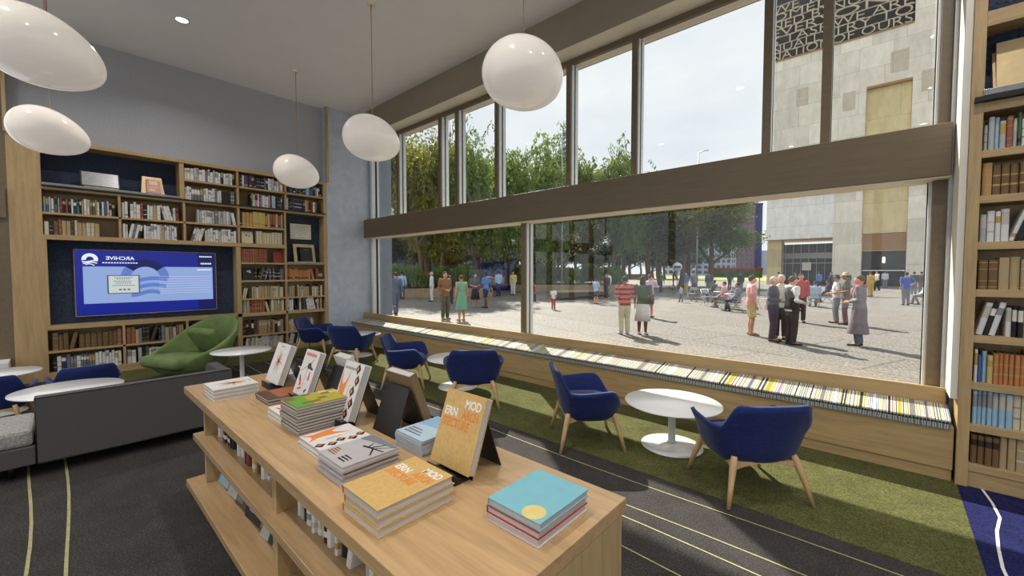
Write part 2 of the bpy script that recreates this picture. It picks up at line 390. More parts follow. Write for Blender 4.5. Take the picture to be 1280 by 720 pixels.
# the long window bench and its striped cushion
t = thing('window_bench', 'long oak bench running below the big window from corner to bookcase', 'bench', (0, 4.95, 0))
mb = MB(); mb.box(-9.895, .005, .1, .445, .3, .455); mb.build('bench_box', 'oak_x', t, bevel=.003)
mb = MB(); mb.box(-9.895, .018, 0, .44, .28, .099); mb.build('plinth', 'oak_x', t)
cu = MB()
n = 60
cu.prism([(-.012, .002), (-.014, .028), (.0, .056), (.03, .064), (.295, .124), (.307, .118), (.307, .002)], 0, -9.88, .425, 0)
c = cu.build('seat_cushion', ['cushion_stripe'], None, (0, 4.95, .456))
tag(c, 'long multicoloured striped cushion lying along the oak window bench', 'cushion')
mb = MB(); mb.prism([(-.022, -.012), (-.024, .03), (-.0145, .034), (-.0125, .004), (-.0125, -.012)], 0, -9.88, .425)
mb.build('cushion_edge', 'cushion_side', c, label='grey zigzag patterned front edge')
mb = MB(); mb.tube([(-9.88, -.018, .04), (.425, -.018, .04)], .009, 8); mb.build('piping', 'cushion_piping', c)

# ------------------------------------------------------------------ bookcases
def board(par, name, x0, y0, z0, x1, y1, z1, mat):
    mb = MB(); mb.box(x0, y0, z0, x1, y1, z1); return mb.build(name, mat, par, bevel=.002)
BX = XW                                    # front plane of the left bookcase
bc = thing('bookcase', 'wide oak wall bookcase around the blue screen, reaching the concrete corner', 'bookcase', (-10.1, 2, 0))
def lb(name, y0, y1, z0, z1, x0=-10.28, x1=BX, mat='oak_y'):
    return board(bc, name, x0 + 10.1, y0 - 2, z0, x1 + 10.1, y1 - 2, z1, mat)
lb('side_panel', -.455, -.113, 0, 3.86, x0=-10.32, mat='oak_z')
lb('side_panel', 4.292, 4.368, 0, 3.86, x0=-10.32, mat='oak_z')
lb('top_board', -.113, 4.292, 3.80, 3.86, x1=BX + .02)
lb('back_panel', -.11, 4.29, .0, 3.86, -10.325, -10.285, 'oak_z')
lb('plinth', -.113, 4.292, 0, .125, x0=-10.0)
lb('blue_back_panel', -.11, 1.61, 3.16, 3.80, -10.284, -10.25, 'felt_blue')
lb('blue_back_panel', -.09, 2.5, .885, 2.262, -10.284, -10.16, 'felt_blue')
lb('blue_back_panel', 3.47, 4.285, 1.955, 3.06, -10.284, -10.16, 'felt_blue')
# posts and dividers
for y0, y1, z0, z1 in ((1.615, 1.685, 3.12, 3.8), (2.54, 2.575, 3.12, 3.8), (3.45, 3.485, 3.12, 3.8), (.762, .796, 2.345, 3.06), (1.655, 1.69, 2.345, 3.06), (2.54, 2.577, 2.345, 3.06), (3.43, 3.465, .125, 3.06),
                       (-.113, -.08, .885, 2.262), (2.5, 2.58, .125, 2.262), (.76, .795, .125, .81), (1.65, 1.685, .125, .81)):
    lb('divider', y0, y1, z0, z1, mat='oak_z')
# shelves
SH = [(-.113, 4.292, 3.06, 3.098), (1.685, 4.292, 3.47, 3.505), (-.113, 3.43, 2.665, 2.70), (-.113, 3.43, 2.265, 2.342), (-.113, 4.292, .81, .882), (-.113, 2.5, .437, .472)]
for z in (1.945, 1.57, 1.19, .415): SH.append((2.58, 3.43, z - .037, z))
for z in (1.57, 1.19, .415): SH.append((3.465, 4.292, z - .037, z))
SH.append((3.465, 4.292, 1.91, 1.94))
for a, b, z0, z1 in SH: lb('shelf', a, b, z0, z1)
lb('niche_ledge', -.11, 1.612, 3.125, 3.162, x1=BX + .03, mat='grey_metal')
lb('niche_ledge', 3.468, 4.288, 1.941, 1.97, x1=BX + .03, mat='grey_metal')
lb('ladder_rail', -.11, 4.33, 3.1, 3.122, x1=BX + .035, mat='dark_metal')
mb = MB(); mb.lathe([(.0, 0), (.02, 0), (.024, -.03), (.0, -.032)], 16); sl = mb.build('spotlight', 'brass_cord', bc, (.05, 2.2, 3.055))

rb = thing('bookcase', 'tall oak bookcase right of the window, beside the white jamb', 'bookcase', (1.4, 5.1, 0))
def rbx(name, x0, x1, z0, z1, y0=4.925, y1=5.28, mat='oak_x'):
    return board(rb, name, x0 - 1.4, y0 - 5.1, z0, x1 - 1.4, y1 - 5.1, z1, mat)
rbx('side_panel', .458, .528, 0, CEIL - .02, mat='oak_z'); rbx('side_panel', 2.4, 2.47, 0, CEIL - .02, mat='oak_z')
rbx('back_panel', .528, 2.4, .0, CEIL - .02, 5.2, 5.28, 'oak_z')
rbx('plinth', .528, 2.4, 0, .16, y0=4.945)
RS = [.195, .52, .862, 1.242, 1.61, 1.985, 2.35, 2.705]
for z in RS: rbx('shelf', .528, 2.4, z - .06, z, y0=4.935)
rbx('shelf', .528, 2.4, 3.0, 3.075); rbx('shelf', .528, 2.4, 3.655, 3.77); rbx('shelf', .528, 2.4, 4.2, 4.26); rbx('shelf', .528, 2.4, 4.8, 4.86)
rbx('niche_ledge', .52, 2.4, 3.12, 3.165, y0=4.89, mat='grey_metal'); rbx('ladder_rail', .475, 2.4, 3.077, 3.115, y0=4.88, mat='dark_metal')
rbx('blue_back_panel', .53, 2.4, 3.166, 3.655, 5.14, 5.199, 'felt_blue'); rbx('blue_back_panel', .53, 2.4, 3.77, 4.2, 5.14, 5.199, 'felt_blue')
rbx('divider', 1.42, 1.46, .2, 3.0, mat='oak_z')

# ------------------------------------------------------------------ shelf books
BK = {'white': C(216, 214, 212), 'light grey': C(172, 174, 178), 'grey': C(112, 114, 120), 'black': C(30, 29, 31), 'cream': C(206, 194, 164), 'tan': C(172, 152, 116), 'brown': C(112, 86, 54),
      'dark brown': C(66, 50, 42), 'red': C(132, 56, 48), 'rust': C(148, 88, 66), 'navy': C(42, 54, 84), 'blue': C(62, 96, 150), 'teal': C(66, 116, 122), 'green': C(76, 104, 66), 'yellow': C(196, 178, 108),
      'orange': C(184, 122, 74), 'purple': C(92, 64, 96), 'golden': C(178, 140, 86), 'pink': C(200, 130, 140), 'sky blue': C(150, 184, 206)}
for k, c in BK.items(): noisy('cloth_' + k, c, .6, 60, .12)
noisy('gilt', C(186, 150, 84), .45, 30, .1); noisy('label_dark', C(50, 34, 28), .6, 30, .1); noisy('label_light', C(222, 216, 204), .6, 30, .05); noisy('label_red', C(150, 40, 34), .6, 30, .05); noisy('label_soft', C(190, 184, 172), .6, 30, .05); noisy('print_grey', C(140, 140, 142), .6, 30, .1)
SPINES = {0: [0, 1], 1: [0, .07, .09, .28, .3, .68, .7, .9, .92, 1], 2: [0, .62, .84, 1], 3: [0, .12, .24, 1], 4: [0, .3, .36, .62, .66, 1], 5: [0, .52, .9, 1]}
BANDS = {0: [0], 1: [0, 1, 0, 1, 0, 1, 0, 1, 0], 2: [0, 1, 0], 3: [0, 1, 0], 4: [0, 1, 0, 1, 0], 5: [0, 1, 0]}
BMESH = {}
def book_mesh(col, style, acc):
    """upright book: x thickness -.5..+.5, spine at y=0 facing -y, depth 1, height 1"""
    key = (col, style, acc)
    if key in BMESH: return BMESH[key]
    mb = MB(); lv = SPINES[style]
    prof = [(-.5, .09), (-.44, .025), (-.2, 0), (.2, 0), (.44, .025), (.5, .09)]
    for k in range(len(lv) - 1):
        vs = [(x, y, z) for z in (lv[k], lv[k + 1]) for x, y in prof]
        mb.add(vs, [(i, i + 1, i + 7, i + 6) for i in range(5)], 1 if BANDS[style][k] else 0)
    for x0, x1 in ((-.5, -.4), (.4, .5)): mb.box(x0, .09, 0, x1, 1, 1, 0)
    mb.add([(x, y, z) for z in (0, 1) for x, y in prof + [(.4, .12), (-.4, .12)]], [(0, 1, 2, 3, 4, 5, 6, 7), (15, 14, 13, 12, 11, 10, 9, 8)], 0)
    mb.box(-.4, .1, .012, .4, .965, .982, 2)
    me = mb.mesh('book', ['cloth_' + col, acc, 'pages_v'])
    BMESH[key] = me
    return me
BOOKS = []   # (apparent size, matrix, mesh, label, group)
ORD = ['first', 'second', 'third', 'fourth', 'fifth', 'sixth', 'seventh', 'eighth', 'ninth', 'tenth'] + ['%d%s' % (i, {1: 'st', 2: 'nd', 3: 'rd'}.get(i % 10 if i // 10 != 1 else 0, 'th')) for i in range(11, 60)]
ABB = dict(w='white', g='light grey', s='grey', k='black', c='cream', t='tan', b='brown', d='dark brown', r='red', u='rust', n='navy', l='blue', e='teal', v='green', y='yellow', o='orange', p='purple', a='golden', i='pink', z='sky blue')
def acc_of(col, style):
    if col in ('white', 'cream', 'light grey', 'sky blue'): return rnd.choice(['print_grey'] * 4 + ['label_soft'] * 4 + ['gilt'])
    if col in ('black', 'grey', 'navy'): return rnd.choice(['label_light', 'print_grey', 'gilt'])
    if col == 'tan': return rnd.choice(['gilt', 'label_soft'])
    if col in ('brown', 'tan', 'dark brown', 'rust', 'golden', 'red', 'orange'): return rnd.choice(['gilt', 'gilt', 'label_dark'])
    return rnd.choice(['label_light', 'label_dark', 'gilt'])
def row(wall, a, b, z, spec, where, hh=.27, th=.045, group='books on the oak shelves', start=0., set_style=None):
    """fill a shelf bay from a to b. spec letters: colour; '<' or '>' before a letter leans that book to the left / right, '.' leaves a gap, '_' half gap"""
    p = a + .012 + start; idx = 0; lean = 0; prevlean = 0
    toks = list(spec)
    rs = random.Random(sum(map(ord, spec)) + int(z * 100) + int(a * 37))
    last = None; H = hh; T = th; st = 0; Hp = hh
    for ch in toks:
        if ch == '.': p += .06; continue
        if ch == '_': p += .03; continue
        if ch in '<>': lean = -1 if ch == '<' else 1; continue
        col = ABB[ch]
        if ch != last or ch in 'wgm' or rs.random() < .2:
            H = hh * rs.uniform(.86, 1.08); T = th * rs.uniform(.7, 1.3)
            st = rs.choice([0, 2, 3, 4, 5] if ch in 'wgkslevzyip' else [1, 1, 4, 2]) if set_style is None else set_style
            acc = acc_of(col, st)
        last = ch
        H2 = H * rs.uniform(.985, 1.01); D = .19 + rs.uniform(-.02, .02)
        ang = 0
        if lean: ang = prevlean if prevlean * lean > 0 else lean * rs.uniform(.16, .28)
        foot = T * cos(ang) + (abs(sin(ang)) * H2 * .0)
        if ang and not prevlean: p += abs(sin(ang)) * H2 * (1 if ang < 0 else .0) * .9
        # leaning books pivot on the shelf corner they rest on
        if prevlean > 0 and not lean: p += sin(prevlean) * Hp * .97
        if p + foot > b - .004: break
        me = book_mesh(col, st, acc)
        S = Matrix.Diagonal((T, D, H2, 1))
        Lm = Matrix.Rotation(ang, 4, 'Y')
        off = Matrix.Translation((T / 2 if ang >= 0 else -T / 2, 0, 0))
        base_ = Matrix.Translation((0 if ang <= 0 else 0, 0, 0))
        # right-leaning (ang>0): rests on its lower right corner; left-leaning: on its lower left corner
        piv = Matrix.Translation((-T / 2 if ang > 0 else T / 2, 0, 0))
        loc = Lm @ piv @ S
        yoff = rs.uniform(.012, .045)
        xx = p + (T * cos(ang) if ang > 0 else 0)
        if wall == 'L': Mx = Matrix.Translation((BX - yoff, xx, z + .001)) @ Matrix.Rotation(pi / 2, 4, 'Z') @ loc; dist = sqrt(BX ** 2 + xx ** 2)
        elif wall == 'R': Mx = Matrix.Translation((xx, 4.935 + yoff, z + .001)) @ loc; dist = sqrt(4.93 ** 2 + xx ** 2)
        else: Mx = Matrix.Translation((xx, wall + yoff, z + .001)) @ loc; dist = sqrt(wall ** 2 + xx ** 2) * .8
        p += foot + .0015
        prevlean = ang if lean else 0; Hp = H2
        BOOKS.append([T * H2 / dist ** 2, Mx, me, '%s book, %s from the left %s' % (col, ORD[idx], where), group])
        idx += 1; lean = 0
G_UP, G_MID, G_LOW, G_R = 'books on the top shelves', 'books on the shelves round the screen', 'books on the bottom shelves', 'books in the right bookcase'
L_ = lambda *a, **k: row('L', *a, **k)
L_(1.685, 2.54, 3.505, 'wwwggwwswwgwwkwwgwk', 'on the topmost shelf, beside the blue niche', .235, .042, G_UP)
L_(1.685, 2.54, 3.125, 'wwwsssswwwwwswwkkkss', 'one under the topmost, beside the blue niche', .25, .04, G_UP)
L_(2.575, 3.45, 3.505, 'dnwppkpnknnkksnwwgwwiwl', 'on the topmost shelf, middle of three bays', .24, .036, G_UP)
L_(2.575, 3.45, 3.125, 'kywiwpgwwwilzwknnlgwnt', 'above the rail, middle of three bays', .26, .034, G_UP, start=.2)
L_(3.485, 4.292, 3.505, 'vkneklnvknlzzlnktwnkl', 'on the topmost shelf beside the concrete', .23, .036, G_UP)
L_(3.485, 4.292, 3.125, 'wknnnnnknyokrwv', 'above the rail beside the concrete', .26, .04, G_UP)
L_(-.113, .762, 2.70, 'zlgwvzrkukwnektwwuvtwvwlwykp', 'in the upper left bay over the screen', .24, .03, G_MID)
L_(-.113, .762, 2.342, 'ckbuttdcttcct', 'on the lower left bay over the screen', .235, .043, G_MID)
L_(.796, 1.655, 2.70, 'ww_wwwrkwwtw<w<w<wwr', 'on the upper middle bay over the screen', .27, .042, G_MID)
L_(.796, 1.655, 2.342, 'ww>w>s>w>kwwwwwwwtwwgww', 'on the lower middle bay over the screen', .265, .038, G_MID)
L_(1.69, 2.54, 2.70, 'ggwwwwgsgggwg<w<w<w', 'on the upper right bay over the screen', .26, .043, G_MID, start=.17)
L_(1.69, 2.54, 2.342, '.>s>w>w>wcwwwwgwwwwwww', 'on the lower right bay over the screen', .25, .042, G_MID)
L_(2.577, 3.43, 2.70, 'kaaayyyyyyatuutut', 'under the rail beside the small navy niche', .29, .052, G_MID, set_style=3)
L_(2.577, 3.43, 2.342, '.....ccccccccccccc', 'one shelf below the golden volumes', .26, .047, G_MID, set_style=1)
L_(2.58, 3.43, 1.945, 'uuuuuuuuuuuu', 'on the shelf of matching rust volumes', .27, .05, G_MID, set_style=1)
L_(2.58, 3.43, 1.57, '....k>k>s>k>sskskksskskk', 'on the shelf of dark volumes beside the screen', .27, .043, G_MID, set_style=4)
L_(2.58, 3.43, 1.19, '>c>cdttctttttcctccdd', 'third shelf down beside the screen', .25, .043, G_MID)
L_(2.58, 3.43, .882, 'sctuuuuuu<c_ctcttcdsd', 'on the ledge shelf beside the screen', .26, .043, G_MID)
L_(2.58, 3.43, .415, 'dkdkduttttttutkstt', 'under the long ledge right of the lounge chair', .29, .046, G_LOW)
L_(2.58, 3.43, .125, '>k>w>wcccwcwwwwwwgccccgcc', 'on the bottom shelf right of the lounge chair', .235, .034, G_LOW)
L_(3.465, 4.292, 1.57, 'ooooaaoooooo<o_u', 'among the orange volumes beside the concrete', .24, .042, G_MID, set_style=3)
L_(3.465, 4.292, 1.19, 'stttdctctttdcctdctt', 'below the orange volumes beside the concrete', .25, .042, G_MID)
L_(3.465, 4.292, .882, 'www<kkckn<w<w<w<wpcdt', 'on the ledge shelf beside the concrete', .27, .04, G_MID)
L_(3.465, 4.292, .415, 'tcttuccdccsct', 'behind the farthest blue chair', .25, .046, G_LOW)
L_(3.465, 4.292, .125, '>w>w>k>wwgwcw', 'on the bottom shelf behind the farthest armchair', .25, .044, G_LOW)
L_(-.08, .76, .472, 'bbb>bbbbbbbbuattb', 'on the higher shelf, left under the screen', .27, .056, G_LOW, set_style=1)
L_(-.08, .76, .125, 'kwnssswssssswwwwwwwwkkkkkk', 'on the bottom shelf, left under the screen', .26, .04, G_LOW)
L_(.795, 1.65, .472, 'uutskk>dkstscbttrdk', 'on the higher shelf, middle under the screen', .27, .046, G_LOW, set_style=1)
L_(.795, 1.65, .125, 'ww_gkvwwgwkkwgww', 'on the bottom shelf, middle under the screen', .26, .05, G_LOW)
L_(1.685, 2.5, .472, '>k>knkslllgg', 'higher shelf behind the green lounge chair', .27, .05, G_LOW)
L_(1.685, 2.5, .125, 'wkrgwku', 'bottom shelf behind the green lounge chair', .26, .05, G_LOW)
R_ = lambda *a, **k: row('R', *a, **k)
for z, s, w, hh, th in ((2.705, 'ggzgugvwnlkrwnnyl', 'just under the rail', .235, .026), (2.35, 'abbbb>b>brb', 'among the old brown volumes', .255, .043), (1.985, 'gwww>w>k>k>ccws', 'on the black and white shelf', .25, .036), (1.61, 'bbtttttttt', 'among the tan sets', .245, .043),
                       (1.242, '>w>k>wwkktcwwg', 'on the shelf of leaning books', .25, .03), (.862, 'wlzyooooooulrrrrr', 'on the shelf with orange spines', .25, .025), (.52, 'zzzzzzzccccccc', 'among the pale blue sets', .27, .034), (.195, 'bbbbttttttt', 'on the lowest shelf', .27, .042)):
    R_(.528, .98, z, s, w + ', right bookcase', hh, th, G_R)
# ------------------------------------------------------------------ things on the shelves
TX = {}
for k, s in (('ARCHIVE', .13), ('MOD', .062), ('ERN', .062), ('ARCH', .062), ('ITECTURE', .062)): TX[k] = letters(k, s, .0004, bold=.0025 if k == 'ARCHIVE' else .0015 if s in (.062,) else .0008)
def text_part(key, name, mat, parent, loc, rot=(0, 0, 0), sx=1, sy=1, label=None):
    me = TX[key].copy(); me.materials.clear(); me.materials.append(MATS[mat])
    for v in me.vertices: v.co.x *= sx; v.co.y *= sy
    if sx < 0: me.flip_normals()
    return put(name, me, parent, loc, rot, 0, label)
# wall screen (its picture reads mirrored)
emit('screen_blue', C(10, 30, 140), .75); emit('screen_navy', C(8, 20, 92), .7); emit('screen_pale', C(140, 164, 214), .8); emit('screen_mid', C(92, 122, 196), .8); emit('screen_white', C(228, 234, 240), .85); emit('screen_paper', C(196, 206, 204), .8); emit('screen_grey', C(90, 100, 110), .6)
tv = thing('television', 'large flat wall screen showing a blue archive page in mirror writing', 'television', (-10.16, 1.2, 1.56), pi / 2)
# local: x -> +Y of the room, -y -> +X (towards the room)
mb = MB(); mb.box(-.995, -.05, -.575, .995, -.001, .575); mb.build('casing', 'black', tv, bevel=.005)
mb = MB(); mb.box(-.995, -.056, -.575, .995, -.05, -.563); mb.box(-.995, -.056, .563, .995, -.05, .575); mb.box(-.995, -.056, -.575, -.983, -.05, .575); mb.box(.983, -.056, -.575, .995, -.05, .575)
mb.build('bezel', 'bronze_panel', tv)
def scr(name, x0, z0, x1, z1, mat, d, lab=None):
    mb = MB(); mb.box(x0, -d, z0, x1, -.05, z1); return mb.build(name, mat, tv, label=lab)
scr('screen', -.983, -.563, .983, .563, 'screen_blue', .0515)
scr('side_panel', .69, -.563, .983, .563, 'screen_navy', .052)
sp_ = scr('page_panel', -.89, -.36, .93, .28, 'screen_pale', .0525)
mb = MB()      # round rising-sun mark
def ring(mb, cx, cz, r0, r1, a0, a1, d, mi=0, n=24):
    for i in range(n):
        a = a0 + (a1 - a0) * i / n; b = a0 + (a1 - a0) * (i + 1) / n
        q = [(cx + r * cos(w), -d, cz + r * sin(w)) for r, w in ((r0, a), (r1, a), (r1, b), (r0, b))]
        mb.add(q, [(0, 1, 2, 3)], mi)
ring(mb, -.80, .405, .045, .1, R(-12), R(192), .0528)
for k, (dz, h, w) in enumerate(((-.035, .02, .19), (-.065, .018, .17), (-.092, .014, .11))):
    vs = []; 
    for i in range(13):
        u = -1 + i / 6; z = .405 + dz + .012 * sin(u * 2.4 + k); vs += [(-.8 + u * w / 2, -.0528, z - h / 2), (-.8 + u * w / 2, -.0528, z + h / 2)]
    mb.add(vs, [(2 * i, 2 * i + 2, 2 * i + 3, 2 * i + 1) for i in range(12)])
mb.build('round_logo', 'screen_white', tv)
mb = MB(); ring(mb, -.09, .08, .2, .335, R(37), R(143), .05285, 0, 24); mb.build('large_watermark', 'screen_navy', tv)
mb = MB(); ring(mb, -.09, .08, .2, .335, R(-4), R(36.5), .0529, 0, 10); ring(mb, -.09, .08, .2, .335, R(143.5), R(184), .0529, 0, 10); mb.build('large_watermark', 'screen_mid', tv)
mb = MB()
for k, (z, w) in enumerate(((.04, .62), (-.08, .58), (-.2, .4))):
    vs = []
    for i in range(17):
        u = -1 + i / 8; zz = z + .03 * sin(u * 2.6 + .6); vs += [(-.09 + u * w / 2, -.0529, zz - .035), (-.09 + u * w / 2, -.0529, zz + .035)]
    mb.add(vs, [(2 * i, 2 * i + 2, 2 * i + 3, 2 * i + 1) for i in range(16)])
mb.build('large_watermark', 'screen_mid', tv)
text_part('ARCHIVE', 'title_lettering', 'screen_white', tv, (-.235, -.0535, .40), (pi / 2, 0, 0), sx=-.70, sy=.66)
mb = MB()
for i in range(13): mb.box(-.65 + i * .036, -.053, .338, -.625 + i * .036, -.0515, .357)
for i in range(7): mb.box(.72 + i * .03, -.0532, .475, .742 + i * .03, -.0515, .5)
for i in range(6): mb.box(.74 + i * .03, -.0532, .335, .762 + i * .03, -.0515, .365)
for i in range(9): mb.box(.68 + i * .026, -.0532, .215, .7 + i * .026, -.0515, .24)
for i in range(8): mb.box(.1, -.0532, .1 - i * .045, .9, -.0515, .103 - i * .045)
mb.build('small_print', 'screen_white', tv)
scr('document_image', -.6, -.2, -.17, .13, 'screen_grey', .0535)
scr('document_sheet', -.58, -.185, -.19, .115, 'screen_paper', .054)
mb = MB()
for i, (z, w) in enumerate(((.08, .24), (.055, .18), (.015, .26), (-.02, .22), (-.06, .3))):
    for j in range(int(w / .03)): mb.box(-.385 - w / 2 + j * .03, -.0545, z, -.385 - w / 2 + j * .03 + .022, -.054, z + .012)
for i in range(3): mb.box(-.45 + i * .055, -.0545, -.14, -.415 + i * .055, -.054, -.115)
mb.build('document_writing', 'screen_grey', tv)
mb = MB(); mb.box(-.05, -.058, -.58, .05, -.05, -.576); mb.build('maker_bar', 'steel', tv)

# top-left niche: grey display case and gold stand with a pink book
t = thing('display_case', 'shallow grey glass-topped display case leaning in the dark blue top niche', 'display case', (-9.98, .56, 3.163), pi / 2)
T = Matrix.Rotation(R(-20), 4, 'X')
mb = MB(); mb.box(-.24, -.02, .02, .24, .03, .3, 0, T); mb.build('case_frame', 'dark_metal', t, bevel=.004)
mb = MB(); mb.box(-.222, -.025, .035, .222, -.0205, .285, 0, T); mb.build('case_panel', 'grey_metal', t)
mb = MB(); mb.box(-.2, -.04, 0, .22, .1, .02); mb.build('base_block', 'gold', t)
t = thing('book_stand', 'gold metal book stand holding a pink cover in the top niche', 'stand', (-9.98, 1.24, 3.163), pi / 2)
T = Matrix.Rotation(R(-18), 4, 'X')
mb = MB(); mb.prism([(-.165, 0), (.165, 0), (.135, .34), (-.135, .34)], 1, -.005, .005); 
for i, v in enumerate(mb.v): mb.v[i] = tuple(T @ Vector(v))
mb.build('back_plate', 'gold', t)
mb = MB(); mb.box(-.165, -.06, 0, .165, .0, .014); mb.build('ledge', 'gold', t)
def small_book(name, label, cat, loc, rz, w, h, t_, mat, lean, deco=None):
    b = thing(name, label, cat, loc, rz)
    T = Matrix.Rotation(-lean, 4, 'X')
    mb = MB(); mb.box(-w / 2, -t_, 0, w / 2, -t_ + .003, h, 0, T); mb.box(-w / 2, -.003, 0, w / 2, 0, h, 0, T); mb.box(-w / 2, -t_, 0, -w / 2 + .004, 0, h, 0, T)
    mb.build('cover', mat, b)
    mb = MB(); mb.box(-w / 2 + .004, -t_ + .003, .003, w / 2 - .003, -.003, h - .003, 0, T); mb.build('page_block', 'pages_v', b)
    if deco:
        mb = MB()
        for x0, z0, x1, z1 in deco[1]: mb.box(x0 * w, -t_ - .0006, z0 * h, x1 * w, -t_, z1 * h, 0, T)
        mb.build('cover_print', deco[0], b)
    return b
noisy('pink_cover', C(212, 152, 142), .6, 20, .1); noisy('pale_print', C(226, 206, 170), .6, 20, .05)
small_book('book', 'small pink book propped on the gold stand in the top niche', 'book', (-9.965, 1.25, 3.178), pi / 2, .2, .26, .03, 'pink_cover', R(18), ('pale_print', [(-.3, .6, .3, .9), (-.3, .15, .1, .3), (-.35, .4, .35, .44)]))
# navy niche on the right: certificate and gold easel with dark book
t = thing('certificate', 'framed white certificate on the small navy niche wall above the gold easel', 'certificate', (-10.155, 3.86, 2.68), pi / 2)
mb = MB(); mb.box(-.255, -.02, -.2, .255, 0, .2); mb.build('frame', 'dark_metal', t, bevel=.003)
mb = MB(); mb.box(-.23, -.022, -.175, .23, -.02, .175); mb.build('paper', 'label_light', t)
mb = MB()
for i, w in enumerate((.2, .3, .16, .3, .26, .28, .12)):
    for j in range(int(w / .035)): mb.box(-w / 2 + j * .035, -.0228, .13 - i * .034, -w / 2 + j * .035 + .027, -.022, .138 - i * .034)
for i in range(3): mb.box(-.07 + i * .06, -.0228, -.15, -.045 + i * .06, -.022, -.125)
mb.build('writing', 'print_grey', t)
t = thing('easel', 'gold frame easel on the grey ledge of the small navy niche', 'easel', (-10.0, 3.9, 1.971), pi / 2)
T = Matrix.Rotation(R(-14), 4, 'X')
mb = MB(); mb.box(-.235, 0, 0, -.165, .02, .43, 0, T); mb.box(.165, 0, 0, .235, .02, .43, 0, T); mb.box(-.165, 0, .36, .165, .02, .43, 0, T); mb.build('frame', 'gold', t)
mb = MB(); mb.box(-.2, -.06, 0, .2, .02, .012); mb.build('ledge', 'gold', t)
mb = MB(); mb.tube([(0, .1, .37), (0, .14, .0)], .012, 8); mb.build('rear_leg', 'gold', t)
small_book('book', 'black book standing against the gold easel in the navy niche', 'book', (-9.97, 3.91, 1.984), pi / 2, .27, .33, .035, 'cloth_black', R(12), ('gilt', [(-.12, .8, .12, .82)]))
small_book('book', 'cream book with a small picture facing out beside the cream set', 'book', (-9.97, 2.72, 2.343), pi / 2, .21, .25, .03, 'cloth_cream', R(9), ('label_dark', [(-.12, .6, 0, .72), (.12, .58, .26, .66)]))
small_book('book', 'red book facing out at the end of the rust volumes', 'book', (-9.98, 3.31, 1.946), pi / 2, .2, .24, .03, 'cloth_red', R(9), ('label_red', [(-.25, .3, .25, .6)]))
small_book('book', 'black book with a white emblem facing out on the dark shelf', 'book', (-9.97, 2.73, 1.571), pi / 2, .23, .27, .03, 'cloth_black', R(8), ('label_light', [(-.1, .7, .16, .76), (.0, .58, .2, .66), (-.14, .64, -.02, .69)]))
small_book('book', 'dark brown box with an orange patch, after the orange volumes', 'book', (-9.97, 4.2, 1.571), pi / 2, .15, .19, .06, 'cloth_dark brown', R(4), ('gilt', [(-.3, .35, .3, .7)]))
# right bookcase niche
t = thing('display_stand', 'pale gold panel on a wooden stand in the right bookcase niche', 'stand', (.7, 5.02, 3.166))
T = Matrix.Rotation(R(-12), 4, 'X')
mb = MB(); mb.box(-.105, -.03, .012, .3, .0, .4, 0, T); mb.build('gold_panel', 'gold', t, bevel=.003)
mb = MB(); mb.prism([(-.03, 0), (.1, 0), (.1, .34)], 0, -.12, -.095); mb.prism([(-.03, 0), (.1, 0), (.1, .34)], 0, .2, .225); mb.box(-.12, -.05, 0, .31, .1, .012); mb.build('wooden_stand', 'oak_leg', t)

# ------------------------------------------------------------------ pendants and downlights
emit('lamp_shell', C(214, 206, 197), .34)
q_ = MATS['lamp_shell'].node_tree.nodes['Principled BSDF']; q_.inputs['Base Color'].default_value = C(216, 207, 198); q_.inputs['Roughness'].default_value = .12
emit('downlight_glow', (1, .97, .92, 1), 14)
def pebble():
    mb = MB(); nu, nv = 48, 28
    mb.ball((0, 0, 0), (.4, .37, .3), nu, nv)
    out = []
    for x, y, z in mb.v:
        k = (y / .37)
        out.append((x, y * 1.08, z * (1 - .16 * k) - .03 * k * k + .05 * (-k)))
    mb.v = out; return mb
def pendant(x, y, label, first=[]):
    t = thing('pendant_lamp', label, 'lamp', (x, y, 3.68), R(8), 'pebble pendant lamps')
    if not first:
        me = pebble().mesh('shade', ['lamp_shell']); c = MB(); c.tube([(0, .0, .27), (0, 0, CEIL - 3.68)], .006, 8); k = MB(); k.lathe([(0, CEIL - 3.68 - .03), (.06, CEIL - 3.68 - .03), (.065, CEIL - 3.68 - .001)], 24)
        first += [me, c.mesh('cord', ['brass_cord']), k.mesh('ceiling_rose', ['soffit'])]
    s = put('shade', first[0], t, (0, -.02, 0)); put('cord', first[1], t); put('ceiling_rose', first[2], t)
pendant(-5.62, 3.17, 'white pebble pendant lamp before the left end of the bulkhead')
pendant(-8.55, 3.22, 'white pebble pendant lamp hanging above the right end of the book wall')
pendant(-2.72, 3.17, 'white pebble pendant lamp hanging in front of the upper window panes')
pendant(-8.62, .02, 'smaller-looking white pebble pendant lamp before the bookcase oak panel')
pendant(-5.5, .0, 'white pebble pendant lamp cut off by the left picture edge, over the sofa')
pts = [(-8.15, 1.42)] + [(x, y) for x in (-8.1, -5.2, -2.3, .6, 3.5) for y in (-1.3, -4.2)] + [(-2.4, 1.4), (.5, 1.4), (.5, 3.6), (3.5, 1.5)]
lab0 = 'small round recessed ceiling downlight over the book wall'
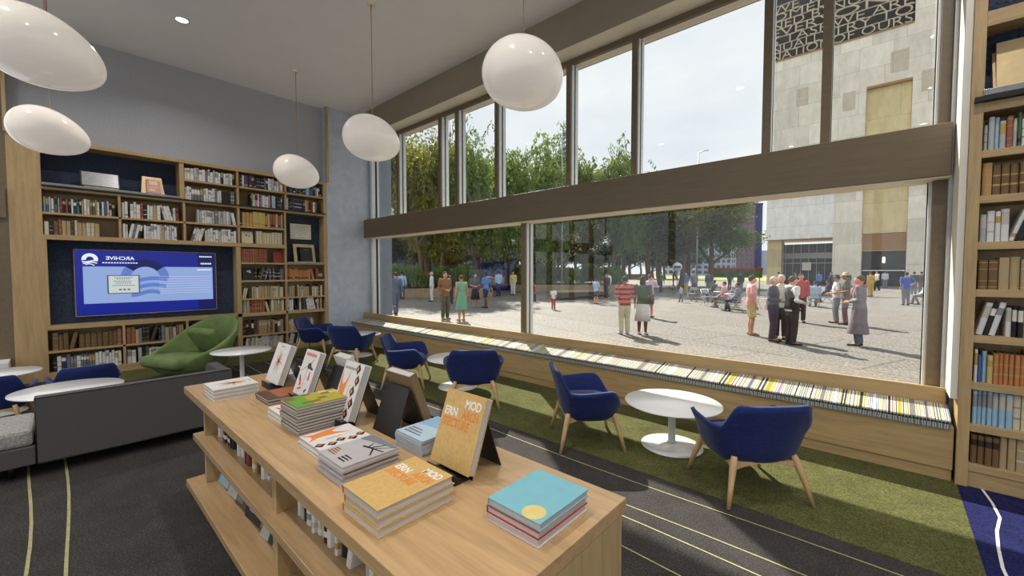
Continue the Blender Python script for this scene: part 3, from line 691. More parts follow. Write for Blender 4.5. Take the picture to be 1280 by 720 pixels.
for i, (x, y) in enumerate(pts):
    t = thing('downlight', lab0 if i == 0 else 'round recessed ceiling downlight outside the photograph', 'light', (x, y, CEIL), 0, 'recessed downlights')
    mb = MB(); mb.lathe([(.082, 0), (.1, 0), (.1, -.012), (.075, -.012), (.075, -.004)], 28); mb.build('trim_ring', 'white_paint', t)
    mb = MB(); mb.lathe([(0, -.003), (.076, -.003), (.076, -.006), (0, -.006)], 24); mb.build('diffuser', 'downlight_glow', t)
    la = bpy.data.lights.new('downlight_lamp', 'AREA'); la.shape = 'DISK'; la.size = .14; la.energy = DL; la.color = (1, .965, .92); la.spread = R(140)
    lo = bpy.data.objects.new('downlight_lamp', la); COL.objects.link(lo); lo.location = (0, 0, -.02); lo.parent = t

# ------------------------------------------------------------------ navy armchairs
def chair_shell(s=1.):
    n = 108
    prof = [(.0, 0), (.3, 0), (.58, .012), (.71, .05), (.765, .13), (.825, .25), (.87, .40), (.905, .56), (.94, .72), (.97, .87), (1., 1.)]
    def sm(a, b, x):
        u = max(0, min(1, (x - a) / (b - a))); return u * u * (3 - 2 * u)
    mb = MB(); vs = [(0, 0, .275)]
    for fr, fz in prof[1:]:
        for j in range(n):
            ph = 2 * pi * j / n; a = abs((ph + pi) % (2 * pi) - pi) * 180 / pi       # 0 = back
            h = .765 - .19 * sm(37, 58, a) + .02 * sm(66, 112, a) - .165 * sm(116, 146, a)
            aw, bd = .385, .335
            r = (abs(cos(ph) / bd) ** 3.0 + abs(sin(ph) / aw) ** 3.0) ** (-1 / 3)
            z = .275 + fz * (h - .275)
            lean = 1 + .42 * max(0, z - .5) * (1 if a < 120 else .6)
            rr = r * fr * lean
            fz_ = 1.0
            vs.append((rr * sin(ph), -rr * cos(ph) * (1.0 if a < 90 else .98), z))
    fs = [(0, 1 + (j + 1) % n, 1 + j) for j in range(n)]
    for i in range(len(prof) - 2):
        for j in range(n): fs.append((1 + i * n + j, 1 + i * n + (j + 1) % n, 1 + (i + 1) * n + (j + 1) % n, 1 + (i + 1) * n + j))
    mb.add(vs, fs, 0, True)
    return mb.mesh('seat_shell', ['navy_fabric'])
def make_chair(label):
    t = thing('armchair', label, 'chair', (0, 0, 0), 0, 'navy armchairs')
    o = put('seat_shell', chair_shell(), t); m_ = o.modifiers.new('solid', 'SOLIDIFY'); m_.thickness = .03; m_.offset = -1
    mb = MB(); n = 40; rings = []
    for fr, z in ((.3, .33), (.8, .34), (.87, .38), (.86, .42), (.78, .445), (.4, .455), (.02, .457)):
        rings.append([((abs(cos(2 * pi * j / n) / .31) ** 3 + abs(sin(2 * pi * j / n) / .335) ** 3) ** (-1 / 3) * fr, 2 * pi * j / n, z) for j in range(n)])
    vs = [(r * sin(p), -r * cos(p) + .01, z) for rg in rings for r, p, z in rg]
    fs = [(i * n + j, i * n + (j + 1) % n, (i + 1) * n + (j + 1) % n, (i + 1) * n + j) for i in range(len(rings) - 1) for j in range(n)] + [tuple(range(n))[::-1], tuple(range((len(rings) - 1) * n, len(rings) * n))]
    mb.add(vs, fs, 0, True); mb.build('seat_pad', 'navy_fabric', t)
    for sx in (-1, 1):
        for sy in (-1, 1):
            mb = MB(); mb.tube([(sx * .325, sy * .315, 0), (sx * .286, sy * .276, .16), (sx * .243, sy * .233, .315), (sx * .232, sy * .223, .355)], [.015, .021, .028, .022], 12)
            mb.build('leg', 'oak_leg', t)
    mb = MB()
    for a, b in (((-1, -1), (1, -1)), ((1, -1), (1, 1)), ((1, 1), (-1, 1)), ((-1, 1), (-1, -1))):
        A = Vector((a[0] * .24, a[1] * .23, 0)); B = Vector((b[0] * .24, b[1] * .23, 0)); d = (B - A); L = d.length
        T = Matrix.Translation(A) @ Matrix.Rotation(atan2(d.y, d.x), 4, 'Z')
        top = []; bot = []
        for i in range(9):
            u = i / 8; top.append((u * L, .317)); bot.append((u * L, .30 - .045 * (abs(2 * u - 1) ** 2.2)))
        poly = bot + top[::-1]; k = len(mb.v); mb.prism(poly, 1, -.011, .011)
        for q in range(k, len(mb.v)): mb.v[q] = tuple(T @ Vector(mb.v[q]))
    mb.build('seat_frame', 'oak_leg', t)
    return t
ch0 = make_chair('navy armchair nearest the right bookcase, back turned, beside the large white table')
SP = [(-.81, 3.72, 45, None), (-2.285, 3.66, -45, 'navy armchair seen from its side, left of the large white table'), (-4.03, 3.69, 47, 'navy armchair with its back to us, behind the gold display book'), (-5.5, 3.63, -45, 'navy armchair third from the book wall, right arm towards us'),
      (-7.42, 3.72, 28, 'navy armchair second from the book wall, in front of the bench corner'), (-8.92, 3.67, -45, 'navy armchair standing closest to the bookcase and concrete wall')]
def rcopy(o, x, y, rz, label, sc=1.):
    c = copy_tree(o); c.location = (x, y, .004); c.rotation_euler = (0, 0, rz); c['label'] = label
    if sc != 1: c.scale = (sc, sc, sc)
    return c
ch0.location = (SP[0][0], SP[0][1], .004); ch0.rotation_euler = (0, 0, R(SP[0][2]))
for x, y, a, l in SP[1:]: rcopy(ch0, x, y, R(a), l)
rcopy(ch0, -7.25, .2, R(96), 'low navy armchair whose back top shows above the white table behind the sofa', .82)
rcopy(ch0, -7.25, -.5, R(80), 'low navy armchair at the far left behind the white table stem', .82)
def make_table(label):
    t = thing('side_table', label, 'table', (0, 0, 0), 0, 'round white pedestal tables')
    mb = MB(); mb.lathe([(0, .422), (.3, .422), (.447, .432), (.458, .438), (.456, .446), (0, .446)], 64); mb.build('tabletop', 'white_lacquer', t)
    mb = MB(); mb.lathe([(.05, .03), (.036, .06), (.034, .40), (.06, .4215)], 28); mb.build('column', 'white_lacquer', t)
    mb = MB(); mb.lathe([(.0, 0), (.29, 0), (.292, .008), (.2, .022), (.06, .034), (.0, .036)], 56); mb.build('base', 'white_lacquer', t)
    return t
tb0 = make_table('large white round pedestal table between the two nearest navy armchairs'); tb0.location = (-1.56, 4.11, .004)
rcopy(tb0, -4.8, 4.06, 0, 'white round table half hidden by the armchair with its back to us')
rcopy(tb0, -8.15, 4.2, 0, 'white round table whose base shows under the second farthest armchair')
rcopy(tb0, -7.57, 1.95, 0, 'white round table beside the green lounge chair', 1.).scale = (.9, .9, 1.12)
rcopy(tb0, -6.47, .06, 0, 'white round table just behind the dark sofa back').scale = (.95, .95, 1.12)
rcopy(tb0, -8.08, -.52, 0, 'white round table cut by the left picture edge').scale = (.82, .82, 1.12)

# ------------------------------------------------------------------ green lounge chair
t = thing('lounge_chair', 'green velvet wraparound lounge chair in front of the bookcase', 'armchair', (-8.56, 1.5, 0), R(-157))
def sm(a, b, x):
    u = max(0, min(1, (x - a) / (b - a))); return u * u * (3 - 2 * u)
n = 64; mb = MB(); prof = [(0, 0), (.4, 0), (.66, .03), (.8, .12), (.88, .28), (.94, .5), (.98, .75), (1, 1)]
vs = [(0, 0, .1)]
for fr, fz in prof[1:]:
    for j in range(n):
        ph = 2 * pi * j / n; sgn = ((ph + pi) % (2 * pi) - pi) * 180 / pi; a = abs(sgn)
        h = .98 - .52 * sm(14, 118, a) - .16 * sm(108, 150, a)
        r = (abs(cos(ph) / .5) ** 2.6 + abs(sin(ph) / .6) ** 2.6) ** (-1 / 2.6)
        z = .1 + fz * (h - .1); lean = 1 + .35 * max(0, z - .4) * (1 if a < 100 else 0)
        vs.append((r * fr * lean * sin(ph), -r * fr * lean * cos(ph), z))
fs = [(0, 1 + (j + 1) % n, 1 + j) for j in range(n)] + [(1 + i * n + j, 1 + i * n + (j + 1) % n, 1 + (i + 1) * n + (j + 1) % n, 1 + (i + 1) * n + j) for i in range(len(prof) - 2) for j in range(n)]
mb.add(vs, fs, 0, True); o = mb.build('shell', 'velvet_green', t); q = o.modifiers.new('solid', 'SOLIDIFY'); q.thickness = .07; q.offset = -1; q = o.modifiers.new('sub', 'SUBSURF'); q.levels = q.render_levels = 1
def cushion(w, d, h, mat, name, par, loc, rot):
    mb = MB(); mb.box(-w / 2, -d / 2, 0, w / 2, d / 2, h); o = mb.build(name, mat, par, loc, rot)
    b = o.modifiers.new('bevel', 'BEVEL'); b.width = h * .45; b.segments = 4
    for p in o.data.polygons: p.use_smooth = True
    return o
cushion(.86, .84, .2, 'velvet_green', 'seat_cushion', t, (0, .14, .2), (R(4), 0, 0))
cushion(.62, .56, .15, 'velvet_green', 'back_cushion', t, (.0, -.2, .5), (R(58), 0, 0))
mb = MB(); mb.lathe([(.0, 0), (.3, 0), (.3, .012), (.06, .03), (.05, .11), (0, .11)], 32); mb.build('swivel_base', 'steel', t)

# ------------------------------------------------------------------ sofa
t = thing('sofa', 'dark grey sofa with flat upholstered back towards us and open left end', 'sofa', (-5.6, .3, 0))
def sb(name, x0, y0, z0, x1, y1, z1, mat, bev=.02):
    mb = MB(); mb.box(x0 + 5.6, y0 - .3, z0, x1 + 5.6, y1 - .3, z1); return mb.build(name, mat, t, bevel=bev)
sb('back_panel', -5.4, -.155, .12, -5.3, 1.27, .685, 'sofa_dark', .008)
mb = MB(); mb.prism([(-.4, .12), (.2, .12), (.2, .685), (.14, .685), (-.26, .685), (-.36, .64), (-.4, .5)], 1, .86, .96); mb.build('arm', 'sofa_dark', t, bevel=.01)
sb('base', -6.0, -2.1, .12, -5.302, -.157, .28, 'sofa_dark', .01); sb('base', -6.0, -.155, .12, -5.402, 1.158, .28, 'sofa_dark', .01)
sb('seat_cushion', -5.98, -1.12, .281, -5.31, -.165, .42, 'sofa_grey', .03); sb('seat_cushion', -5.98, -2.1, .281, -5.31, -1.13, .42, 'sofa_grey', .03)
sb('seat_cushion', -5.98, -.155, .281, -5.41, .5, .42, 'sofa_grey', .03); sb('seat_cushion', -5.98, .51, .281, -5.41, 1.155, .42, 'sofa_grey', .03)
for x, y in ((-5.9, -2.0), (-5.4, -2.0), (-5.9, 1.1), (-5.45, 1.1), (-5.45, -.3), (-5.9, -.3)):
    mb = MB(); mb.tube([(x + 5.6, y - .3, 0), (x + 5.6, y - .3, .12)], .02, 12); mb.build('leg', 'black', t)
mb = MB(); mb.tube([(.301, -.45, .119), (.301, .96, .119)], .006, 6); mb.tube([(.301, -.45, .68), (.301, .96, .68)], .004, 6); mb.tube([(.301, -.452, .12), (.301, -.452, .68)], .004, 6); mb.build('piping', 'black', t)
# ------------------------------------------------------------------ display table
t = thing('display_table', 'oak display table with two open shelves carrying stacks of books', 'table', (-2.27, 1.02, 0))
def db(name, x0, y0, z0, x1, y1, z1, mat='oak_table', bev=.003):
    mb = MB(); mb.box(x0 + 2.27, y0 - 1.02, z0, x1 + 2.27, y1 - 1.02, z1); return mb.build(name, mat, t, bevel=bev)
db('tabletop', -3.84, .613, .848, -.705, 1.42, .9)
db('middle_shelf', -3.79, .65, .505, -.738, 1.38, .55)
db('bottom_shelf', -3.84, .61, .15, -.72, 1.42, .2)
for a, b, m_ in ((-3.7, -3.66, 'oak_z'), (-2.27, -2.21, 'oak_z')):
    db('upright', a, .7, .55, b, 1.36, .848, m_); db('upright', a, .7, .2, b, 1.36, .505, m_)
db('end_panel', -.735, .65, .2, -.707, 1.39, .848, 'oak_z')
db('centre_panel', -3.66, 1.02, .2, -2.27, 1.045, .505, 'oak_x'); db('centre_panel', -2.21, 1.02, .2, -.735, 1.045, .505, 'oak_x')
db('centre_panel', -3.66, 1.02, .55, -2.27, 1.045, .848, 'oak_x'); db('centre_panel', -2.21, 1.02, .55, -.735, 1.045, .848, 'oak_x')
db('plinth', -3.6, .8, 0, -.85, 1.3, .15, 'black')

# books on the table: cover, page block and printed art are parts
COV = dict(cov_white=C(214, 210, 206), cov_tan=C(200, 164, 100), cov_teal=C(120, 178, 190), cov_red=C(176, 40, 44), cov_palepink=C(214, 196, 200), cov_brown=C(84, 52, 36), cov_moss=C(160, 150, 48), cov_paleblue=C(176, 196, 212), cov_grey=C(176, 176, 176), cov_umber=C(120, 104, 84), cov_ash=C(176, 172, 172), cov_bronze=C(128, 106, 76), cov_orange=C(214, 130, 54), cov_green=C(110, 150, 52))
for k, c in COV.items(): noisy(k, c, .45, 70 if k == 'cov_tan' else 20, .1 if k == 'cov_tan' else .05)
for k, c in dict(ink_black=C(34, 32, 34), ink_orange=C(218, 130, 56), ink_rust=C(150, 84, 48), ink_red=C(204, 74, 56), ink_white=C(232, 228, 220), ink_gold=C(214, 196, 124), ink_grey=C(120, 120, 126), ink_moss=C(166, 158, 52), ink_lime=C(98, 150, 50), ink_olive=C(120, 96, 40), ink_sky=C(140, 176, 206)).items(): noisy(k, c, .5, 30, .06)
PC = {}
def book_parts(par, w, d, t_, cov, z=0., hard=True, spine='cov_white'):
    """book lying on its back cover: spine along -x, w in x, d in y from 0, thickness up; parts are made once per kind and shared"""
    key = (round(w, 3), round(d, 3), round(t_, 4), cov, hard, spine)
    if key not in PC:
        b = .0028 if t_ > .016 else .0018 if hard else .0011; g = .004 if t_ > .016 else .002
        mb = MB(); mb.box(0, 0, 0, w, d, b); mb.box(0, 0, t_ - b, w, d, t_)
        mb.box(0, 0, b, b, d, t_ - b, 1)
        c = mb.mesh('cover', [cov, spine])
        mb = MB(); mb.box(b, g, b, w - g, d - g, t_ - b)
        PC[key] = (c, mb.mesh('page_block', ['pages']))
    c, p = PC[key]
    put('cover', c, par, (-w / 2, 0, z)); put('page_block', p, par, (-w / 2, 0, z))
def art_bars(mb, bars, z, mi=0):
    """bars: (x0,y0,x1,y1,width) strokes on a cover"""
    for x0, y0, x1, y1, w in bars:
        a = Vector((x0, y0, 0)); b = Vector((x1, y1, 0)); d = (b - a).normalized(); q = Vector((-d.y, d.x, 0)) * w / 2; u = Vector((0, 0, z)); v = Vector((0, 0, z + .0005))
        vs = [a - q + u, b - q * .6 + u, b + q * .6 + u, a + q + u, a - q + v, b - q * .6 + v, b + q * .6 + v, a + q + v]
        mb.add(vs, [(3, 2, 1, 0), (4, 5, 6, 7), (0, 1, 5, 4), (1, 2, 6, 5), (2, 3, 7, 6), (3, 0, 4, 7)], mi)
def art_poly(mb, poly, z, mi=0): mb.prism(poly, 2, z, z + .0005, mi)
def disc(mb, cx, cy, rx, ry, z, mi=0, n=20): art_poly(mb, [(cx + rx * cos(2 * pi * i / n), cy + ry * sin(2 * pi * i / n)) for i in range(n)], z, mi)
def art_burst(par, w, d, z):
    mb = MB(); rs = random.Random(3); cx, cy = .0, d * .55
    for i in range(26):
        a = 2 * pi * i / 26 + rs.uniform(-.05, .05); r = rs.uniform(.5, 1.) * w * .36
        art_bars(mb, [(cx + .01 * cos(a), cy + .01 * sin(a), cx + r * cos(a), cy + r * sin(a) * 1.1, .0045)], z, rs.choice([0, 1, 1, 2, 3]))
    disc(mb, cx, cy, .014, .014, z + .0003, 0); art_bars(mb, [(-w * .12, d * .92, w * .12, d * .92, .008)], z, 4)
    mb.build('cover_print', ['ink_black', 'ink_rust', 'ink_orange', 'ink_gold', 'ink_grey'], par)
def art_figures(par, w, d, z):
    mb = MB()
    art_bars(mb, [(-w * .38 + i * .02, d * .9, -w * .38 + i * .02 + .014, d * .9, .026) for i in range(8)], z, 1)
    art_bars(mb, [(.0, d * .62, .03, d * .7, .03), (.02, d * .7, .05, d * .82, .006), (-.005, d * .66, -.09, d * .5, .004), (.0, d * .6, .0, d * .2, .003), (.02, d * .64, .075, d * .6, .022), (-.06, d * .3, -.075, d * .42, .02), (.05, d * .1, .07, d * .18, .02)], z, 0)
    art_bars(mb, [(.055, d * .36, .05, d * .54, .024), (-.04, d * .2, -.055, d * .34, .03), (-.01, d * .16, -.06, d * .12, .016)], z + .0003, 1)
    disc(mb, .015, d * .66, .026, .02, z + .0003, 0)
    mb.build('cover_print', ['ink_black', 'ink_red'], par)
def art_star(par, w, d, z, text=True):
    mb = MB()
    star = [(w * a_, d * b_) for a_, b_ in ((-.47, .01), (-.39, .2), (-.42, .36), (-.46, .6), (-.45, .84), (-.39, .64), (-.3, .56), (-.2, .62), (-.05, .84), (-.12, .58), (-.16, .36), (-.15, .22), (-.04, .01), (-.2, .13), (-.3, .13))]
    art_poly(mb, star, z, 0)
    for k in range(5):
        cy = d * (.1 + .2 * k); cx = w * .3 + .01 * (1 if k % 2 else -1); h = d * .1
        wv = [(.003 + .021 * (.5 + .5 * cos(pi * u)), u * h) for u in (-1, -.75, -.5, -.25, 0, .25, .5, .75, 1)]
        art_poly(mb, [(cx + a_, cy + b_) for a_, b_ in wv] + [(cx - a_, cy + b_) for a_, b_ in wv[::-1]], z, 1)
        disc(mb, cx - .005, cy, .0085, .0115, z + .0006, 2, 14)
    art_bars(mb, [(w * .04, d * .3, w * .04, d * .6, .003)], z, 1)
    mb.build('cover_print', ['ink_orange', 'ink_black', 'ink_orange'], par)
    if text:
        mb = MB(); art_bars(mb, [(-w * .42 + i * .0135, d * .88, -w * .42 + i * .0135 + .009, d * .88, .017) for i in range(9)], z); mb.build('title_print', 'ink_grey', par)
def art_modern(par, w, d, z):
    text_part('MOD', 'title_lettering', 'ink_white', par, (w * .03, d * .80, z + .0004), sx=.68, sy=.82)
    text_part('ERN', 'title_lettering', 'ink_white', par, (-w * .44, d * .655, z + .0004), sx=.72, sy=.82)
    text_part('ARCH', 'title_lettering', 'ink_orange', par, (w * .015, d * .655, z + .0004), sx=.60, sy=.82, label='orange title lettering')
    text_part('ITECTURE', 'title_lettering', 'ink_orange', par, (-w * .44, d * .51, z + .0004), sx=.615, sy=.82, label='orange title lettering')
def art_teal(par, w, d, z):
    mb = MB(); disc(mb, w * .26, d * .14, .04, .04, z, 0, 32)
    for i in range(4): art_bars(mb, [(w * .1, d * (.86 - .05 * i), w * (.34 - .05 * (i % 2)), d * (.86 - .05 * i), .003)], z, 1)
    mb.build('cover_print', ['ink_gold', 'ink_sky'], par)
def art_branch(par, w, d, z):
    mb = MB(); art_bars(mb, [(-w * .1, d * .62, w * .45, d * .72, .012), (w * .1, d * .66, w * .22, d * .9, .01), (w * .16, d * .68, w * .4, d * .5, .01), (w * .05, d * .64, -w * .05, d * .8, .008), (w * .2, d * .7, w * .45, d * .95, .006)], z, 0)
    for i in range(4): art_bars(mb, [(-w * .42, d * (.14 + .05 * i), -w * (.42 - .3 * (1 - i * .15)), d * (.14 + .05 * i), .009)], z, 1)
    for i in range(3): art_bars(mb, [(w * .04, d * (.12 + .06 * i), w * .3, d * (.12 + .06 * i), .01)], z, 0)
    art_poly(mb, [(-w * .48, d * .74), (w * .48, d * .93), (w * .48, d * .99), (-w * .48, d * .99)], z, 2)
    mb.build('cover_print', ['ink_black', 'ink_rust', 'ink_grey'], par)
def art_moss(par, w, d, z):
    mb = MB(); rs = random.Random(5)
    for i in range(6):
        for j in range(6): 
            art_poly(mb, [(-w / 2 + .004 + i * (w - .008) / 6, .004 + j * (d - .008) / 6), (-w / 2 + .004 + (i + 1) * (w - .008) / 6, .004 + j * (d - .008) / 6), (-w / 2 + .004 + (i + 1) * (w - .008) / 6, .004 + (j + 1) * (d - .008) / 6), (-w / 2 + .004 + i * (w - .008) / 6, .004 + (j + 1) * (d - .008) / 6)], z, rs.choice([1, 1, 2] if j < 2 else [0, 0, 2, 3] if i < 3 else [0, 0, 0, 2]))
    mb.build('cover_print', ['ink_moss', 'ink_lime', 'ink_olive', 'ink_gold'], par)
def art_blue(par, w, d, z):
    mb = MB()
    for i in range(3): art_bars(mb, [(-w * .4, d * (.14 + .09 * i), w * (.2 - .1 * i), d * (.14 + .09 * i), .014)], z, 1)
    art_poly(mb, [(-w * .48, d * .5), (w * .48, d * .6), (w * .48, d * .98), (-w * .48, d * .98)], z, 0)
    mb.build('cover_print', ['ink_sky', 'ink_grey'], par)
def art_brown(par, w, d, z):
    mb = MB(); art_poly(mb, [(-w * .45, d * .3), (w * .45, d * .3), (w * .45, d * .95), (-w * .45, d * .95)], z, 0); mb.build('cover_print', ['ink_rust'], par)
TOPZ = .9005
POSW = {1: ['only'], 2: ['lower', 'upper'], 3: ['lowest', 'middle', 'top']}
def stack(x0, y0, w, d, n, tt, cov, what, group, art=None, spine='cov_white', hard=True, covs=None, jit=.004):
    rs = random.Random(int(x0 * -1000)); z = TOPZ
    for i in range(n):
        nm = POSW[n][i] if n in POSW else ('topmost' if i == n - 1 else 'lowest' if i == 0 else ORD[i] + ' from below')
        o = thing('book' if hard or tt > .02 else 'magazine', ('%s, %s one of its stack' if n < 4 else '%s, %s') % (what, nm), 'book' if hard or tt > .02 else 'magazine', (x0 + w / 2 + rs.uniform(-jit, jit), y0 + rs.uniform(-jit, jit), z), R(rs.uniform(-1, 1) * (60 * jit)), group)
        cv = covs[i] if covs else cov
        book_parts(o, w, d, tt, cv, 0, hard, spine if not covs else cv)
        if art and i == n - 1: art(o, w, d, tt)
        z += tt + .0008
stack(-3.49, .668, .255, .265, 3, .0245, 'cov_white', 'white starburst book at the sofa end of the display table', 'white starburst books', art_burst)
stack(-3.13, .88, .24, .24, 2, .018, 'cov_brown', 'dark brown picture book behind the white starburst stack', 'dark brown picture books', art_brown, 'cov_brown')
stack(-2.69, .82, .215, .25, 2, .024, 'cov_white', 'thick white book left of the moss green stack', 'thick white books', art_figures)
stack(-2.44, .808, .228, .29, 10, .0145, 'cov_umber', 'thin book in the tall stack with the moss green cover', 'tall stack of thin books', art_moss, 'cov_bronze', True, jit=.006)
stack(-2.115, .775, .235, .25, 2, .02, 'cov_white', 'white book with orange star cover lying under the display copy', 'white orange star books', lambda p, w, d, z: art_star(p, w, d, z, False), 'cov_white')
stack(-1.80, .74, .226, .258, 7, .0098, 'cov_ash', 'grey magazine with a black branch cover', 'branch cover magazines', art_branch, 'cov_white', False, jit=.007)
stack(-1.418, .666, .242, .308, 3, .030, 'cov_tan', 'thick gold modern architecture book lying in front', 'gold modern architecture books', art_modern, 'cov_orange')
stack(-1.77, 1.1, .216, .255, 7, .0098, 'cov_paleblue', 'pale blue and white thin book behind the magazines', 'pale blue thin books', art_blue, 'cov_white', False)
o = 'book in the stack at the near end of the table'
stack(-.995, .97, .228, .278, 3, .0252, 'cov_teal', 'hardback', 'hardbacks at the near end of the table', art_teal, covs=['cov_palepink', 'cov_red', 'cov_teal'])
for ob in [q for q in scn.objects if q.get('group') == 'hardbacks at the near end of the table']:
    k = ob['label'].split(', ')[1].split(' ')[0]
    ob['label'] = {'lowest': 'pale pink hardback at the bottom of the teal-topped stack', 'middle': 'red-edged hardback sandwiched in the teal-topped stack', 'top': 'teal hardback with a yellow disc on the nearest stack'}[k]
stack(-3.72, 1.14, .26, .24, 3, .014, 'cov_white', 'white and red picture book behind the first display book', 'white and red picture books', art_figures, 'cov_white', False)

def display(x0, yb, w, h, th, cov, spine, what, stand_what, art=None, back=False, lean=20):
    """wire stand with a book leaning on it; faces -y, or +y when back"""
    s = thing('book_stand', stand_what, 'stand', (x0 + w / 2, yb, TOPZ), pi if back else 0, 'black book display stands')
    T = Matrix.Translation((0, .02, .0)) @ Matrix.Rotation(R(-lean), 4, 'X')
    mb = MB(); mb.box(-w * .42, .0035, .0, w * .42, .0075, h * .86, 0, T); mb.build('back_plate', 'black', s)
    mb = MB(); mb.prism([(-.055, 0), (.034, 0), (.034, .004), (-.045, .02), (-.05, .045), (-.056, .045)], 0, -w * .36, w * .36); mb.build('ledge', 'black', s)
    mb = MB(); tz = h * (.86 if back else .8)
    p0 = T @ Vector((0, .0085, tz)); mb.prism([(p0.y, p0.z), (p0.y + .003, p0.z - .004), (p0.y + .09, .0), (p0.y + .084, .0)], 0, -w * (.47 if back else .40), w * (.47 if back else .40)); mb.build('rear_leg', 'black', s)
    b = thing('book', what, 'book', (0, 0, 0))
    book_parts(b, w, h, th, cov, 0, True, spine)
    if art: art(b, w, h, th)
    # stand the book on the ledge, back cover against the plate
    base_ = Matrix.Translation((x0 + w / 2, yb, TOPZ)) @ Matrix.Rotation(pi if back else 0, 4, 'Z')
    b.matrix_world = base_ @ Matrix.Translation((0, .0205, .008 + th * sin(R(lean)) * 1.0)) @ Matrix.Rotation(R(90 - lean), 4, 'X') @ Matrix.Translation((0, .0, .0))
display(-3.46, 1.06, .25, .29, .042, 'cov_white', 'cov_white', 'white book with brown starburst cover standing on display', 'black stand holding the starburst display book', art_burst)
display(-2.96, 1.07, .215, .30, .04, 'cov_white', 'cov_white', 'white book with black and red figures standing on display', 'black stand holding the display book with red and black figures', art_figures)
display(-2.35, 1.055, .215, .31, .044, 'cov_white', 'cov_white', 'white book with orange star and black diamonds standing on display', 'black stand holding the orange star display book', art_star)
display(-1.46, 1.09, .25, .31, .036, 'cov_tan', 'cov_orange', 'gold modern architecture book standing upright on display', 'black stand holding the gold display book', art_modern)
display(-2.05, 1.335, .235, .30, .045, 'cov_bronze', 'cov_bronze', 'display book with bronze edge facing the window, seen from behind', 'black stand seen from behind beside the orange star display book', None, True)
display(-2.72, 1.345, .2, .29, .045, 'cov_white', 'cov_white', 'white topped display book facing the window behind the figures book', 'black stand facing the window behind the figures display book', None, True)
# books in the table's open shelves
row(.745, -3.62, -2.3, .55, 'wwgkkkkkkk.wwwg_kruyybkww', 'on the upper left shelf of the display table', .235, .04, 'books inside the display table', start=.02)
row(.745, -2.17, -.76, .55, 'wgkwgwwckwwwkk>wgwtkwgwwkkwgwkwrw', 'on the upper right shelf of the display table', .235, .038, 'books inside the display table', start=.03)
row(.75, -2.17, -.76, .2, '..kkdbrkwggkkwnk', 'on the lower right shelf of the display table', .235, .04, 'books inside the display table')
def leaning(x, w, h, mat, deco, lab):
    T = thing('book', lab, 'book', (x, .79, .2), R(4)); 
    b = T
    Tm = Matrix.Rotation(-R(20), 4, 'X')
    mb = MB(); mb.box(-w / 2, -.025, 0, w / 2, -.022, h, 0, Tm); mb.box(-w / 2, -.003, 0, w / 2, 0, h, 0, Tm); mb.box(-w / 2, -.025, 0, -w / 2 + .003, 0, h, 0, Tm); mb.build('cover', mat, b)
    mb = MB(); mb.box(-w / 2 + .003, -.022, .003, w / 2 - .003, -.003, h - .003, 0, Tm); mb.build('page_block', 'pages_v', b)
    mb = MB()
    for x0, z0, x1, z1 in deco[1]: mb.box(x0 * w, -.0258, z0 * h, x1 * w, -.025, z1 * h, 0, Tm)
    mb.build('cover_print', deco[0], b)
leaning(-3.52, .19, .235, 'cloth_sky blue', ('ink_white', [(-.3, .7, .3, .8), (-.2, .5, .2, .54)]), 'sky blue book facing out at the end of the bottom table shelf')
leaning(-3.3, .16, .2, 'cov_grey', ('ink_grey', [(-.3, .3, .3, .7)]), 'grey book facing out next to the sky blue one, bottom table shelf')
leaning(-3.1, .17, .22, 'cov_brown', ('ink_grey', [(-.45, .1, .1, .9)]), 'brown and grey book facing out on the bottom table shelf')
leaning(-2.87, .22, .23, 'cloth_black', ('ink_sky', [(-.2, .4, .3, .7), (-.3, .2, .0, .4)]), 'black book with pale blue photo facing out, bottom table shelf')
leaning(-2.6, .18, .21, 'cov_grey', ('ink_black', [(.1, .0, .45, .8)]), 'grey and black book facing out beside the table upright')

# individual books: the 300 that show largest; the rest of the far rows as one mass
NKEEP = 236
BOOKS.sort(key=lambda q: -q[0])
for s_, Mx, me, lab, g in BOOKS[:NKEEP]:
    o = put('book', me); o.matrix_world = Mx; tag(o, lab, 'book', g)
if BOOKS[NKEEP:]:
    mats = []; vs = []; fs = []; mi = []; sm_ = []
    for s_, Mx, me, lab, g in BOOKS[NKEEP:]:
        k = len(vs); vs += [tuple(Mx @ v.co) for v in me.vertices]
        ids = []
        for m_ in me.materials:
            if m_ not in mats: mats.append(m_)
            ids.append(mats.index(m_))
        for p in me.polygons: fs.append(tuple(i + k for i in p.vertices)); mi.append(ids[p.material_index])
    me = bpy.data.meshes.new('shelved_books'); me.from_pydata(vs, [], fs)
    for m_ in mats: me.materials.append(m_)
    me.polygons.foreach_set('material_index', mi); me.update()
    tag(put('shelved_books', me), 'smaller books filling the rest of the far bookcase rows', 'books', None, 'stuff')
# ------------------------------------------------------------------ outside: plaza, tower, far buildings
mb = MB(); mb.box(-260, 5.66, -.3, 160, 420, -.004); struct('ground', mb, 'paving')
mb = MB(); mb.box(-120, 92, -.2, -15, 150, .02); tag(mb.build('lawn', 'lawn'), 'strip of yellow green lawn at the far edge of the plaza', 'lawn', None, 'structure')
TY = 66.; K = TY / 60
tw = thing('stone_tower', 'pale stone museum tower with a lettered screen wrapped round its upper corner', 'building', (-5, TY, 0))
def tbx(name, x0, x1, z0, z1, y0, y1, mat, par=tw):
    mb = MB(); mb.box(x0 * K + 5, y0, z0 * K, x1 * K + 5, y1, z1 * K); return mb.build(name, mat, par)
ZG = 27.3; x0, x1 = -11.35, 1.42
